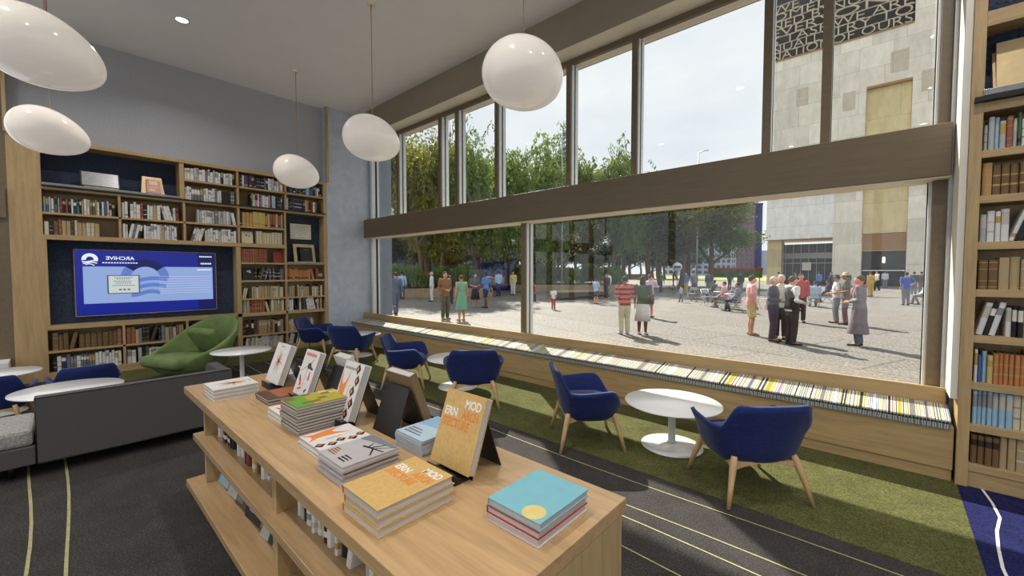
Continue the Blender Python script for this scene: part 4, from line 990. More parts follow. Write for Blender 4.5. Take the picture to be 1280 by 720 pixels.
# main stone wall around the recesses
mb = MB()
def wl(a, b, c, d, mi=0, y0=0, y1=9): mb.box(a * K + 5, y0, c * K, b * K + 5, y1, d * K, mi)
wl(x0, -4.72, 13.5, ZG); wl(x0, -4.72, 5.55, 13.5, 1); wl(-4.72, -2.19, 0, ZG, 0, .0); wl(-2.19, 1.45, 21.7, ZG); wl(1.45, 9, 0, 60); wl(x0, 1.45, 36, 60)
mb.build('stone_wall', ['tower_stone', 'tower_sunlit_tone'], tw)  # second slot: sunlight on the lower-left panel, painted as paler stone
tbx('tan_pier', -11.3, -9.8, 0, 5.5, .6, 3, 'tower_stone_tan')
tbx('shadow_gap', -4.74, -4.70, 5.2, ZG, -.02, .2, 'tower_stone')
tbx('lobby_glass', -9.8, -4.72, .55, 5.0, 2.5, 2.7, 'tower_dark'); tbx('lobby_base', -9.8, -4.72, 0, .55, 2.2, 2.7, 'black')
for i in range(7): tbx('glazing_bar', -9.6 + i * .8, -9.55 + i * .8, .55, 5.0, 2.3, 2.5, 'steel')
tbx('glazing_bar', -9.8, -4.72, 2.6, 2.7, 2.3, 2.5, 'steel'); tbx('lobby_band', -9.8, -4.72, 3.2, 3.9, 2.25, 2.5, 'grey_metal'); tbx('notice_panel', -7.8, -6.9, 1.75, 2.75, 2.1, 2.3, 'label_light')
tbx('lobby_soffit', x0, -4.72, 5.5, 5.54, .1, 6, 'tower_stone_tan')
tbx('beige_panel', -2.15, 1.42, 5.9, 21.45, .5, 1, 'tower_panel'); tbx('panel_cap', -2.15, 1.42, 21.46, 21.68, -.02, .4, 'bronze_panel')
tbx('bronze_band', -2.15, 1.42, 3.9, 5.85, .7, 1, 'bronze_panel'); tbx('entrance_glass', -2.15, 1.42, 1.75, 3.88, .9, 1.1, 'tower_dark'); tbx('entrance_door', -2.15, 1.42, 0, 1.7, 1.4, 1.6, 'black')
emit('wall_lamp', (1, .93, .82, 1), 2.2); tbx('wall_lamp', -.42, -.2, 2.55, 3.2, .6, .85, 'wall_lamp')
for x, z, w, h in ((-8.6, 23.3, 1.2, 2), (-4.2, 21.6, 1.1, 2), (-.3, 24.6, 1.4, 2.2), (2.1, 22, .9, 2.1)): tbx('darker_slab', x, x + w, z - 2, z + h - 2, -.03, .05, 'tower_slab')
tbx('corner_infill', -2.17, -2.13, 5.9, 21.7, -.03, .5, 'tower_stone_tan')
# lettered screen: rows of tall letters between thin rails over a dark void
tbx('void', x0 + .3, x1, ZG, 36, 1.2, 3, 'tower_dark'); tbx('amber_room', -4.2, .8, 32.4, 36, 1.0, 1.15, 'bronze_panel')
tbx('screen_sill', x0, x1, ZG - .12, ZG, -.15, .3, 'bronze_panel')
ROWS = [('NATION', 'OF OURS'), ('NUALLY', 'TRY TO'), ('S TASK', 'WE ARE'), ('EVERY', 'ONE'), ('NED BY', 'NO ONE'), ('OMED', 'YNO OF'), ('WE YO', 'U AND')]
rh = .93
for i, (a, b) in enumerate(ROWS):
    z = ZG + .05 + i * rh
    mb = MB(); mb.box(x0 * K + 5, -.06, (z + rh - .07) * K, x1 * K + 5, .12, (z + rh) * K); mb.build('letter_rail', 'tower_letters', tw)
    for txt, xa, xb in ((a, x0 + .1, -5.45), (b, -5.3, x1 - .15)):
        me = letters(txt, 1., .09, bold=-.012)
        X = [v.co.x for v in me.vertices]; Y = [v.co.y for v in me.vertices]; ax, bx, ay, by = min(X), max(X), min(Y), max(Y)
        for v in me.vertices: v.co.x = (v.co.x - ax) / (bx - ax) * (xb - xa) * K; v.co.y = (v.co.y - ay) / (by - ay) * (rh - .03) * K
        me.materials.clear(); me.materials.append(MATS['tower_letters'])
        put('letter_row', me, tw, (xa * K + 5, 0, z * K), (pi / 2, 0, 0))
mb = MB()       # the screen returns round the corner
for i in range(9): mb.box(x0 * K + 5 - .1, .2, (ZG + i * rh) * K, x0 * K + 5.05, 7, (ZG + i * rh + .12) * K)
for i in range(8): mb.box(x0 * K + 5 - .1, .2 + i * .9, ZG * K, x0 * K + 5.05, .32 + i * .9, 36 * K)
mb.build('corner_return', 'tower_letters', tw)

def block(name, label, x, y, w, d, h, mat, cols, rows_, wm, cat='building', rz=0, ww=.6, wh=.55):
    t = thing(name, label, cat, (x, y, 0), R(rz))
    mb = MB(); mb.box(-w / 2, 0, 0, w / 2, d, h); mb.build('walls', mat, t)
    mb = MB(); mb.box(-w / 2 - .2, -.2, h, w / 2 + .2, d + .2, h + .8); mb.build('roof_parapet', mat, t)
    cw = w / cols; rhh = h / rows_
    if cols * rows_ > 100: rows_ = 100 // cols; rhh = h / rows_
    mb = MB(); mb.box(-cw * ww / 2, -.06, 0, cw * ww / 2, .3, rhh * wh); me = mb.mesh('window', [wm])
    for i in range(cols):
        for j in range(rows_): put('window', me, t, (-w / 2 + (i + .5) * cw, 0, rhh * (j + .3)))
    return t
def far(px_dir, dist): return px_dir[0] * dist, px_dir[1] * dist
x, y = far((-.2236, .9747), 260); block('apartment_tower', 'tall purple brown brick apartment tower right of the trees', x, y, 9, 14, 43, 'tower_brick', 4, 18, 'far_glass', rz=14, ww=.4)
x, y = far((-.207, .978), 262); block('apartment_tower', 'navy side block attached to the purple brick tower', x + .5, y, 6.5, 12, 38, 'far_blue', 3, 16, 'far_glass', rz=14, ww=.3)
x, y = far((-.197, .98), 300); block('office_block', 'low pale grey block between brick tower and stone museum', x, y, 9, 10, 14, 'far_grey', 1, 1, 'far_grey', rz=10)
x, y = far((-.30, .954), 240); block('apartment_block', 'white apartment block with blue windows below the tree canopy', x, y, 24, 12, 21, 'apartment_white', 8, 8, 'far_glass', rz=17)
x, y = far((-.345, .938), 230); block('apartment_block', 'long white apartment block partly behind the forked tree', x, y, 16, 12, 17, 'apartment_white', 6, 6, 'far_glass', rz=20)
x, y = far((-.2565, .9665), 238); block('apartment_block', 'light blue stepped apartment block next to the brick tower', x, y, 9, 10, 22, 'far_grey', 4, 8, 'far_glass', rz=15)
x, y = far((-.765, .644), 150); block('hall_building', 'long low dark blue hall behind the left trees', x, y, 46, 12, 7.5, 'far_blue', 12, 1, 'far_glass', rz=50)
x, y = far((-.755, .656), 175); block('office_block', 'lilac grey office block rising above the dark blue hall', x, y, 22, 12, 24, 'tower_brick', 9, 7, 'far_glass', rz=50)
# far white wall and parked cars
mb = MB(); mb.box(-20, -.2, 0, 20, .2, 1.1); o = mb.build('boundary_wall', 'planter_stone', None, (-62, 92, 0), (0, 0, R(33))); tag(o, 'long low pale boundary wall beyond the plaza trees', 'wall')
mb = MB(); mb.box(-14, -.2, 0, 14, .2, 1.0); o = mb.build('boundary_wall', 'planter_stone', None, (-47, 36, 0), (0, 0, R(52))); tag(o, 'low tan wall behind the planted bed at the left', 'wall')
def car(x, y, rz, label):
    t = thing('car', label, 'car', (x, y, 0), R(rz))
    mb = MB(); mb.prism([(-2.2, .35), (2.2, .35), (2.25, .75), (1.5, .9), (-2.1, .95), (-2.25, .7)], 1, -.85, .85); mb.build('body', 'white_lacquer', t, bevel=.06)
    mb = MB(); mb.prism([(-1.7, .93), (1.3, .9), (.6, 1.42), (-1.1, 1.45)], 1, -.75, .75); mb.build('cabin_windows', 'far_glass', t, bevel=.04)
    mb = MB(); mb.prism([(-1.15, 1.44), (.62, 1.41), (.5, 1.48), (-1.0, 1.5)], 1, -.7, .7); mb.build('roof', 'white_lacquer', t)
    for sx in (-1.4, 1.4):
        for sy in (-.8, .8):
            mb = MB(); mb.tube([(sx, sy - .1, .33), (sx, sy + .1, .33)], .33, 18); mb.build('wheel', 'black', t)
car(-38.5, 25.5, 60, 'white parked car beyond the left planted bed, behind the thin tree'); car(-41, 20.2, 50, 'white parked car at the left edge of the window view')

# street furniture
def pole(name, label, x, y, h, r, heads):
    t = thing(name, label, 'lamp post', (x, y, 0))
    mb = MB(); mb.tube([(0, 0, .1), (0, 0, h)], [r, r * .6], 10); mb.build('pole', 'steel', t)
    mb = MB(); mb.lathe([(0, 0), (r * 3, 0), (r * 3, .1), (r, .25), (0, .25)], 12); mb.build('base', 'steel', t)
    for i in range(heads):
        mb = MB(); z = h - .5 - i * .42
        mb.tube([(0, 0, z), (.3, 0, z + .05)], .03, 6); mb.box(.1, -.16, z, .5, .16, z + .14); mb.build('floodlight', 'steel', t)
    if not heads:
        mb = MB(); mb.tube([(0, 0, h), (.5, 0, h + .1), (.9, 0, h + .05)], .04, 6); mb.build('arm', 'steel', t)
pole('lamp_post', 'tall floodlight mast with stacked lamps in front of the willow crowns', -21.2, 29.9, 14.2, .11, 6)
pole('lamp_post', 'slim grey mast behind the right part of the tree canopy', -13.5, 41.2, 13, .09, 0)
pole('lamp_post', 'slim grey post before the brick apartment tower', -19.8, 79, 11, .09, 0)
t = thing('road_sign', 'round white and blue traffic sign on a post near the forked tree', 'sign', (-14.7, 39.5, 0), R(20))
mb = MB(); mb.tube([(0, 0, 0), (0, 0, 2.7)], .035, 8); mb.build('post', 'steel', t)
mb = MB(); mb.tube([(0, -.05, 2.2), (0, -.02, 2.2)], .42, 28); mb.build('disc', 'white_paint', t)
mb = MB(); mb.box(-.3, -.06, 2.08, .3, -.05, 2.32); mb.build('blue_bar', 'far_blue', t)
t = thing('canopy', 'lime green market canopy with a red edge beyond the seated people', 'canopy', (-11.6, 47, 0), R(10))
mb = MB(); mb.box(-2.4, -1, 1.15, 2.4, 1, 1.95); mb.build('awning', 'leaf_green', t)
mb = MB(); mb.box(-2.45, -1.05, 1.95, 2.45, 1.05, 2.15); mb.build('red_edge', 'cov_red', t)
for sx in (-2.2, 2.2): mb = MB(); mb.tube([(sx, -.9, 0), (sx, -.9, 1.2)], .05, 8); mb.build('post', 'steel', t)
def planter(label, x, y, w, d, rz, h=.6, mat='planter_stone'):
    t = thing('planter', label, 'planter', (x, y, 0), R(rz))
    mb = MB(); mb.box(-w / 2, -d / 2, 0, w / 2, d / 2, h); mb.build('retaining_wall', mat, t, bevel=.02)
    mb = MB(); mb.box(-w / 2 + .15, -d / 2 + .15, h, w / 2 - .15, d / 2 - .15, h + .03); mb.build('soil', 'bench_dark', t)
planter('stone planting bed at the left with green grasses and two trees', -25.2, 18.6, 9, 6, 50, .62)
planter('stone planting bed behind the light mast, full of shrubs', -22.5, 33.0, 11, 7, 40, .6)
t = thing('plaza_bench', 'dark timber bench with a pale top in front of the planted bed', 'bench', (-14.5, 22.6, 0), R(66))
mb = MB(); mb.box(-1.7, -.45, 0, 1.7, .45, .46); mb.build('plinth', 'bench_dark', t); mb = MB(); mb.box(-1.8, -.5, .46, 1.8, .5, .54); mb.build('seat_slab', 'planter_stone', t)
t = thing('plaza_bench', 'dark low bench wall under the left trees, right of the planting bed', 'bench', (-28, 27.5, 0), R(50))
mb = MB(); mb.box(-2.6, -.4, 0, 2.6, .4, .5); mb.build('plinth', 'bench_dark', t); mb = MB(); mb.box(-2.7, -.45, .5, 2.7, .45, .58); mb.build('seat_slab', 'planter_stone', t)

# ------------------------------------------------------------------ trees
def tree_meshes(seed, h, spread, kind, nleaf, lsize):
    rs = random.Random(seed)
    mb = MB(); tips = []
    def limb(p, d, L, r, lv):
        pts = [p]; q = p.copy(); dd = d.copy(); k = 4
        for i in range(k):
            dd = (dd + Vector((rs.uniform(-.22, .22), rs.uniform(-.22, .22), rs.uniform(-.06, .16)))).normalized()
            q = q + dd * L / k; pts.append(q.copy())
        mb.tube(pts, [r * (1 - .5 * i / k) for i in range(k + 1)], 8 if lv < 2 else 5, 0)
        if lv >= 2: tips.extend(pts[1:])
        if lv < 3:
            for i in range(4 if lv else 5):
                a = rs.uniform(0, 2 * pi); up = rs.uniform(.35, 1.0) if kind != 'broad' else rs.uniform(.15, .8)
                nd_ = Vector((cos(a), sin(a), up)).normalized()
                st = pts[-1] if (lv == 0 and i < 3) else pts[rs.choice([2, 3, 4])]
                limb(st.copy(), (dd * .35 + nd_).normalized(), L * rs.uniform(.55, .8), r * .52, lv + 1)
    limb(Vector((0, 0, 0)), Vector((rs.uniform(-.06, .06), rs.uniform(-.06, .06), 1)), h * (.3 if kind != 'broad' else .26), h * .017, 0)
    zs = max(v[2] for v in mb.v); k = h * .93 / zs
    rad = max(sqrt(v[0] ** 2 + v[1] ** 2) for v in mb.v); kr = spread / rad
    mb.v = [(x * (kr if z > h * .18 / k else 1 + (kr - 1) * z / (h * .18 / k)), y * (kr if z > h * .18 / k else 1 + (kr - 1) * z / (h * .18 / k)), z * k) for x, y, z in mb.v]
    tr = mb.mesh('trunk', ['bark'])
    tips = [Vector((t_.x * kr, t_.y * kr, t_.z * k)) for t_ in tips]
    lf = MB(); per = 26
    for s_ in range(nleaf // per):
        c = rs.choice(tips) + Vector((rs.gauss(0, .5), rs.gauss(0, .5), rs.gauss(0, .4))) * h / 13
        a = rs.uniform(0, 2 * pi); out = Vector((cos(a), sin(a), 0)); L = rs.uniform(.8, 2.) * h / 13
        for i in range(per):
            u = (i + rs.random()) / per
            if kind == 'weep': p = c + out * L * .45 * u + Vector((0, 0, -L * u * u * .95))
            else: p = c + Vector((rs.gauss(0, .42), rs.gauss(0, .42), rs.gauss(0, .3))) * h / 13
            p = p + Vector((rs.gauss(0, .09), rs.gauss(0, .09), rs.gauss(0, .09)))
            dl = Vector((rs.gauss(0, .5), rs.gauss(0, .5), -1 if kind == 'weep' else rs.gauss(0, .7))).normalized()
            sd = dl.cross(Vector((rs.gauss(0, 1), rs.gauss(0, 1), rs.gauss(0, 1)))).normalized()
            l = lsize * rs.uniform(.7, 1.3); w = l * (.2 if kind == 'weep' else .34)
            lf.add([p, p + dl * l * .5 + sd * w, p + dl * l, p + dl * l * .5 - sd * w], [(0, 1, 2, 3)], 0)
    return tr, lf
TV = {}
def tree(x, y, h, spread, kind, leafm, label, seed=1, rz=0, group=None, cat='tree', n=20000, ls=.25, name='tree'):
    key = (seed, kind)
    H0, S0 = 13., 4.6
    if key not in TV: TV[key] = tree_meshes(seed, H0, S0, kind, n, ls)
    tr, lf = TV[key]
    t = thing(name, label, cat, (x, y, 0), rz, group); t.scale = (spread / S0, spread / S0, h / H0)
    put('trunk', tr, t)
    k = (seed, kind, leafm)
    if k not in TV: TV[k] = lf.mesh('foliage', [leafm])
    put('foliage', TV[k], t)
    return t
tree(-25.9, 18.4, 13.4, 4.8, 'weep', 'leaf_olive', 'olive leaved tree on thin leaning trunk in the left planting bed', 1)
tree(-27.6, 20.6, 13., 5., 'broad', 'leaf_olive', 'yellowish bushy tree standing right of the leaning one in the left bed', 2)
tree(-23.8, 22.3, 14., 5.4, 'weep', 'leaf_green', 'weeping green tree with a thick straight trunk before the blue hall', 3, 1)
tree(-27.5, 29.5, 15.8, 6.2, 'weep', 'leaf_green', 'tall weeping tree seen across two upper panes', 1, 2)
tree(-25., 33.5, 17., 6., 'weep', 'leaf_green', 'tall willow crown left of the floodlight mast', 3, 4)
tree(-24.6, 38.5, 13.2, 5., 'broad', 'leaf_olive', 'olive tree behind the floodlight mast and planted bed', 2, 2.2)
tree(-20.2, 37.5, 15.4, 5.4, 'weep', 'leaf_green', 'willow whose twin crown tips fill the pane right of the mast', 1, 5.2)
tree(-19.2, 43.5, 12., 6., 'broad', 'leaf_green', 'broad tree whose canopy spreads over the middle of the plaza', 4, .5)
tree(-16.6, 46.8, 11., 6., 'broad', 'leaf_green', 'broad green tree with the lamp reflections in its canopy', 2, 3.3)
tree(-15.6, 42.6, 10.4, 5.2, 'broad', 'leaf_olive', 'forked bare trunk tree with a yellow green crown beside the traffic sign', 4, 2.6)
tree(-13.4, 45.2, 11.2, 4.6, 'broad', 'leaf_green', 'rightmost green plaza tree, its crown edge beside the brick tower', 2, 1.1)
tree(-31.5, 24.5, 14, 5.6, 'broad', 'leaf_green', 'bushy green tree between the weeping tree and the hall', 4, 3.)
tree(-22.6, 27.6, 13.6, 5., 'weep', 'leaf_green', 'weeping tree in front of the post that divides the lower panes', 1, 3.6)
tree(-29.5, 38.5, 15.5, 6., 'weep', 'leaf_green', 'tallest weeping tree behind the planted bed', 3, 2.2)
tree(-23.5, 46., 13.5, 6., 'broad', 'leaf_olive', 'olive crowned tree behind the twin tipped willow', 4, 4.4)
tree(-21.5, 52., 12.5, 6.4, 'broad', 'leaf_green', 'green tree filling the canopy over the lilac shirt', 2, .4)
tree(-33.5, 31.5, 14.5, 5.5, 'broad', 'leaf_olive', 'yellow olive tree far behind the blue shirted people', 2, 5.)
rs = random.Random(11)
for i in range(24):
    a = -.9 + i * .0255; x, y = far((math.sin(a - .02), math.cos(a)), 105 + rs.uniform(-8, 14))
    tree(x, y, rs.uniform(8, 11.5), rs.uniform(5, 7), 'broad', 'leaf_dark', 'blue green tree in the distant row beyond the pale wall', rs.choice([2, 4]), rs.uniform(0, 6), 'distant tree row')
for i in range(7):
    a = -1.02 + i * .026; x, y = far((math.sin(a), math.cos(a)), 62 + rs.uniform(-6, 6))
    tree(x, y, rs.uniform(8, 11), rs.uniform(4, 5.5), 'broad', rs.choice(['leaf_dark', 'leaf_olive']), 'tree in the dense row behind the parked cars', rs.choice([2, 4]), rs.uniform(0, 6), 'trees behind the parked cars')
def shrub_mesh(seed, m):
    rs = random.Random(seed); lf = MB()
    for i in range(900):
        u = rs.random(); a = rs.uniform(0, 2 * pi); r = .75 * sqrt(rs.random()) * (1 - .4 * u); p = Vector((r * cos(a), r * sin(a), u * .95))
        d = Vector((rs.gauss(0, .35), rs.gauss(0, .35), 1)).normalized(); s_ = d.cross(Vector((rs.gauss(0, 1), rs.gauss(0, 1), .1))).normalized()
        lf.add([p, p + d * .16 + s_ * .03, p + d * .34, p + d * .16 - s_ * .03], [(0, 1, 2, 3)])
    return lf.mesh('shrub', [m])
sm1, sm2 = shrub_mesh(1, 'leaf_shrub'), shrub_mesh(2, 'leaf_green')
for (cx, cy, rz, w, d, n, lab, g) in ((-25.2, 18.6, 50, 8.2, 5.2, 22, 'grassy green shrub growing in the left planting bed', 'shrubs in the left planting bed'), (-22.5, 33., 40, 10, 6, 22, 'green shrub growing in the bed behind the mast', 'shrubs behind the light mast')):
    for i in range(n):
        u, v = rs.uniform(-w / 2, w / 2), rs.uniform(-d / 2, d / 2); a = R(rz)
        o = put('shrub', rs.choice([sm1, sm2]), None, (cx + u * cos(a) - v * sin(a), cy + u * sin(a) + v * cos(a), .62), (0, 0, rs.uniform(0, 6))); s_ = rs.uniform(.8, 1.4); o.scale = (s_, s_, s_ * rs.uniform(.8, 1.2)); tag(o, lab, 'shrub', g)
# ------------------------------------------------------------------ people
for k, c in dict(skin_a=C(206, 150, 122), skin_b=C(160, 108, 82), skin_c=C(110, 74, 56), hair_dark=C(44, 34, 30), hair_brown=C(84, 58, 42), hair_grey=C(190, 186, 180), hair_red=C(110, 56, 40),
    wear_white=C(216, 216, 218), wear_blue=C(84, 124, 186), wear_paleblue=C(158, 184, 220), wear_navy=C(48, 52, 82), wear_suit=C(84, 92, 112), wear_dark=C(52, 46, 48), wear_brown=C(140, 96, 66), wear_olive=C(92, 90, 74), wear_mint=C(120, 176, 148), wear_red=C(176, 64, 60), wear_pink=C(226, 164, 160),
    wear_khaki=C(206, 196, 140), wear_cream=C(208, 204, 180), wear_plum=C(72, 62, 80), wear_grey=C(128, 126, 134), wear_lilac=C(200, 172, 204), wear_mustard=C(202, 168, 92), wear_green=C(74, 90, 66), wear_polo=C(64, 92, 176), wear_maroon=C(110, 84, 96), wear_coat=C(122, 112, 120), shoe_dark=C(46, 42, 44), shoe_tan=C(150, 124, 100), shoe_pale=C(190, 188, 188), straw=C(176, 156, 120)).items(): noisy(k, c, .8, 14, .12)
m, t, b = base('wear_stripes', C(190, 90, 80), .85)
tc = nd(t, 'ShaderNodeTexCoord'); sp = nd(t, 'ShaderNodeSeparateXYZ'); ma = nd(t, 'ShaderNodeMath', operation='MULTIPLY'); ma.inputs[1].default_value = 46; si = nd(t, 'ShaderNodeMath', operation='SINE')
t.links.new(tc.outputs['Object'], sp.inputs[0]); t.links.new(sp.outputs[2], ma.inputs[0]); t.links.new(ma.outputs[0], si.inputs[0])
r = ramp(t, si.outputs[0], [(0, C(206, 100, 88)), (.45, C(74, 44, 46))], True); t.links.new(r.outputs[0], b.inputs['Base Color'])

def remesh(o, v):
    q = o.modifiers.new('remesh', 'REMESH'); q.mode = 'VOXEL'; q.voxel_size = v; q.use_smooth_shade = True
    q = o.modifiers.new('smooth', 'SMOOTH'); q.factor = .5; q.iterations = 2
def person(x, y, face, H, top, bottom, label, kind='trousers', hair='hair_dark', skin='skin_a', arms='hang', stride=0., sleeve='long', hat=None, shoe='shoe_dark', seat=False, near=False, hairlong=False, girth=1., vest=None, z0=0.):
    """face: 0 looks away from the room, 90 to the picture's left, -90 to its right, 180 to the room"""
    t = thing('person', label, 'person', (x, y, z0), R(face) + atan2(-x, y)); k = H / 1.70
    V = lambda a, b, c: Vector((a, b, c)) * k
    hipz = .48 if seat else .91
    dz = hipz - .91
    J = {}
    for s in (-1, 1):
        hx = .085 * s
        J['hip', s] = V(hx, 0, hipz)
        if seat:
            J['knee', s] = V(hx * 1.5, .42, .47); J['ank', s] = V(hx * 1.5, .40 + .1 * s * (stride > 0), .08); fy = .40 + .1 * s * (stride > 0)
        else:
            fy = stride * s; J['knee', s] = V(hx * 1.05, fy * .5 + .03, .49); J['ank', s] = V(hx * 1.1, fy, .085 + (.05 if fy < -.1 else 0))
        J['toe', s] = J['ank', s] + V(.012 * s, .15, -.05)
        sh = V(.185 * s * girth, 0, 1.405 + dz); J['sh', s] = sh
        if arms == 'hang': e, w = V(.225 * s * girth, -.02 + (-.1 * s if stride else 0), 1.12 + dz), V(.225 * s * girth, .05 + (-.2 * s if stride else 0), .88 + dz)
        elif arms == 'front': e, w = V(.235 * s * girth, -.03, 1.12 + dz), V(.07 * s, .20, 1.06 + dz)
        elif arms == 'hip': e, w = (V(.33 * s, -.06, 1.17 + dz), V(.19 * s, .09, 1.0 + dz)) if s > 0 else (V(.23 * s, -.02, 1.12 + dz), V(.22 * s, .06, .88 + dz))
        elif arms == 'up': e, w = V(.25 * s, .16, 1.22 + dz), V(.1 * s, .24, 1.44 + dz)
        elif arms == 'lap': e, w = V(.23 * s, .05, 1.13 + dz), V(.12 * s, .27, 1.02 + dz - .06)
        else: e, w = V(.24 * s, .02, 1.12 + dz), V(.28 * s, .16, 1.0 + dz)
        J['el', s] = e; J['wr', s] = w
    vox = .0115 * k if near else .017 * k
    # ---- continuous body
    mb = MB()
    mb.loft([(0, 0, (hipz - .09) * k, .10 * k, .08 * k), (0, 0, (hipz - .03) * k, .15 * k * girth, .105 * k * girth), (0, 0, (hipz + .07) * k, .152 * k * girth, .105 * k * girth), (0, .01 * k, (1.10 + dz) * k, .125 * k * girth, .092 * k * girth), (0, .01 * k, (1.27 + dz) * k, .158 * k * girth, .108 * k * girth), (0, 0, (1.38 + dz) * k, .165 * k * girth, .092 * k * girth), (0, 0, (1.44 + dz) * k, .09 * k, .06 * k), (0, .005 * k, (1.46 + dz) * k, .055 * k, .052 * k), (0, .012 * k, (1.53 + dz) * k, .05 * k, .052 * k)], 18)
    hc = V(0, .02, 1.595 + dz)
    mb.ball(hc, (.076 * k, .092 * k, .112 * k), 18, 12); mb.ball(hc + V(0, .02, -.045), (.058 * k, .072 * k, .068 * k), 14, 10)
    mb.tube([hc + V(0, .088, .02), hc + V(0, .112, -.022)], [.009 * k, .017 * k], 8)
    mb.tube([hc + V(-.022, .088, -.058), hc + V(.022, .088, -.058)], .010 * k, 8)
    for s in (-1, 1):
        mb.ball(hc + V(.078 * s, -.0, -.005), (.014 * k, .022 * k, .034 * k), 8, 6)
        mb.tube([J['hip', s], (J['hip', s] + J['knee', s]) / 2, J['knee', s], J['knee', s] * .6 + J['ank', s] * .4 + V(0, -.012, 0), J['ank', s]], [.083 * k, .075 * k, .055 * k, .056 * k, .036 * k], 12); mb.ball(J['knee', s], .054 * k)
        mb.tube([J['ank', s] + V(0, -.05, -.035), J['ank', s] + V(0, .03, -.03), J['toe', s]], [.032 * k, .038 * k, .028 * k], 10, flat=.8); mb.ball(J['toe', s], (.034 * k, .036 * k, .022 * k))
        mb.tube([J['sh', s], (J['sh', s] + J['el', s]) / 2, J['el', s], J['wr', s]], [.052 * k, .046 * k, .038 * k, .026 * k], 10); mb.ball(J['sh', s], .056 * k); mb.ball(J['el', s], .038 * k)
        d = (J['wr', s] - J['el', s]).normalized(); side = Vector((0, 1, 0)) if abs(d.z) > .6 else Vector((0, 0, 1)); nrm = d.cross(side).normalized()
        pc = J['wr', s] + d * .05 * k
        mb.tube([J['wr', s], pc, pc + d * .045 * k], [.026 * k, .036 * k, .034 * k], 10, flat=.55, up=nrm)
        fr_ = .0105 * k if near else .014 * k
        for f in range(4):
            b0 = pc + d * .04 * k + side * (.027 - .018 * f) * k; L = (.062, .072, .068, .052)[f] * k
            mb.tube([b0, b0 + d * L * .55 + nrm * s * .006 * k, b0 + d * L + nrm * s * .026 * k], [fr_, fr_ * .95, fr_ * .75], 6)
        b0 = pc + side * .03 * k
        mb.tube([b0 - d * .02 * k, b0 + side * .022 * k + d * .02 * k, b0 + side * .022 * k + d * .05 * k + nrm * s * .01 * k], [fr_ * 1.15, fr_, fr_ * .8], 6)
    o = mb.build('body', skin, t); remesh(o, vox)
    g = .016 * k; vc = .014 * k if near else .02 * k
    # ---- top
    hem = {'dress': hipz - .02, 'coat': hipz - .02}.get(kind, hipz - .07)
    mb = MB()
    mb.loft([(0, 0, hem * k, .165 * k * girth + g * .6, .118 * k * girth + g * .6), (0, 0, (hipz + .06) * k, .156 * k * girth + g, .108 * k * girth + g), (0, .01 * k, (1.10 + dz) * k, .135 * k * girth + g, .10 * k * girth + g), (0, .01 * k, (1.27 + dz) * k, .162 * k * girth + g, .112 * k * girth + g), (0, 0, (1.385 + dz) * k, .165 * k * girth + g, .092 * k * girth + g), (0, 0, (1.445 + dz) * k, .10 * k + g, .066 * k + g), (0, .004 * k, (1.475 + dz) * k, .055 * k + g * .8, .052 * k + g * .8)], 20)
    for s in (-1, 1):
        a, e, w = J['sh', s], J['el', s], J['wr', s]
        if sleeve == 'long': mb.tube([a, (a + e) / 2, e, e * .15 + w * .85], [.054 * k + g, .05 * k + g, .042 * k + g, .032 * k + g * .7], 12); mb.ball(e, .042 * k + g)
        elif sleeve == 'short': mb.tube([a, a * .2 + e * .8], [.056 * k + g, .056 * k + g], 12)
        mb.ball(a, (.056 if sleeve != 'none' else .04) * k + g)
    tn = {'dress': 'dress', 'coat': 'coat'}.get(kind, 'shirt')
    if kind in ('dress', 'coat'):
        L = .42 if kind == 'dress' else .30
        mb.loft([(0, .02 * k, L * k, .24 * k, (.19 if kind == 'dress' else .22) * k), (0, .015 * k, .62 * k, .212 * k, .165 * k), (0, 0, .86 * k, .182 * k * girth, .135 * k * girth), (0, 0, 1.0 * k, .165 * k * girth, .12 * k * girth), (0, 0, 1.1 * k, .12 * k, .09 * k)], 20)
    o = mb.build(tn, top, t); remesh(o, vc)
    if vest:
        mb = MB(); gg = g + .012 * k
        mb.loft([(0, 0, (hipz - .02) * k, .16 * k * girth + gg, .115 * k * girth + gg), (0, .01 * k, (1.10 + dz) * k, .135 * k * girth + gg, .10 * k * girth + gg), (0, .01 * k, (1.27 + dz) * k, .16 * k * girth + gg, .112 * k * girth + gg), (0, 0, (1.40 + dz) * k, .12 * k * girth + gg, .086 * k * girth + gg), (0, 0, (1.45 + dz) * k, .08 * k + gg, .062 * k + gg)], 20)
        mb.build('waistcoat', vest, t)
    # ---- legs
    if kind in ('trousers', 'shorts', 'coat'):
        mb = MB()
        mb.loft([(0, 0, (hipz - .10) * k, .12 * k + g, .09 * k + g), (0, 0, (hipz - .02) * k, .152 * k * girth + g * .8, .106 * k * girth + g * .8), (0, 0, (hipz + .09) * k, .150 * k * girth + g * .5, .104 * k * girth + g * .5)], 18)
        for s in (-1, 1):
            h_, q, a = J['hip', s], J['knee', s], J['ank', s]
            if kind == 'shorts': mb.tube([h_, (h_ + q) / 2, q + (h_ - q) * .08], [.088 * k + g, .082 * k + g, .076 * k + g], 14)
            else: mb.tube([h_, (h_ + q) / 2, q, (q + a) / 2, a + V(0, -.01, -.015)], [.088 * k + g, .08 * k + g, .062 * k + g, .058 * k + g, .052 * k + g], 14); mb.ball(q, .062 * k + g)
        o = mb.build('shorts' if kind == 'shorts' else 'trousers', bottom, t); remesh(o, vc)
    elif kind == 'skirt':
        mb = MB(); mb.loft([(0, .02 * k, .40 * k, .235 * k, .18 * k), (0, .01 * k, .65 * k, .205 * k, .155 * k), (0, 0, .88 * k, .175 * k, .128 * k), (0, 0, 1.06 * k, .145 * k, .108 * k)], 22); mb.build('skirt', bottom, t)
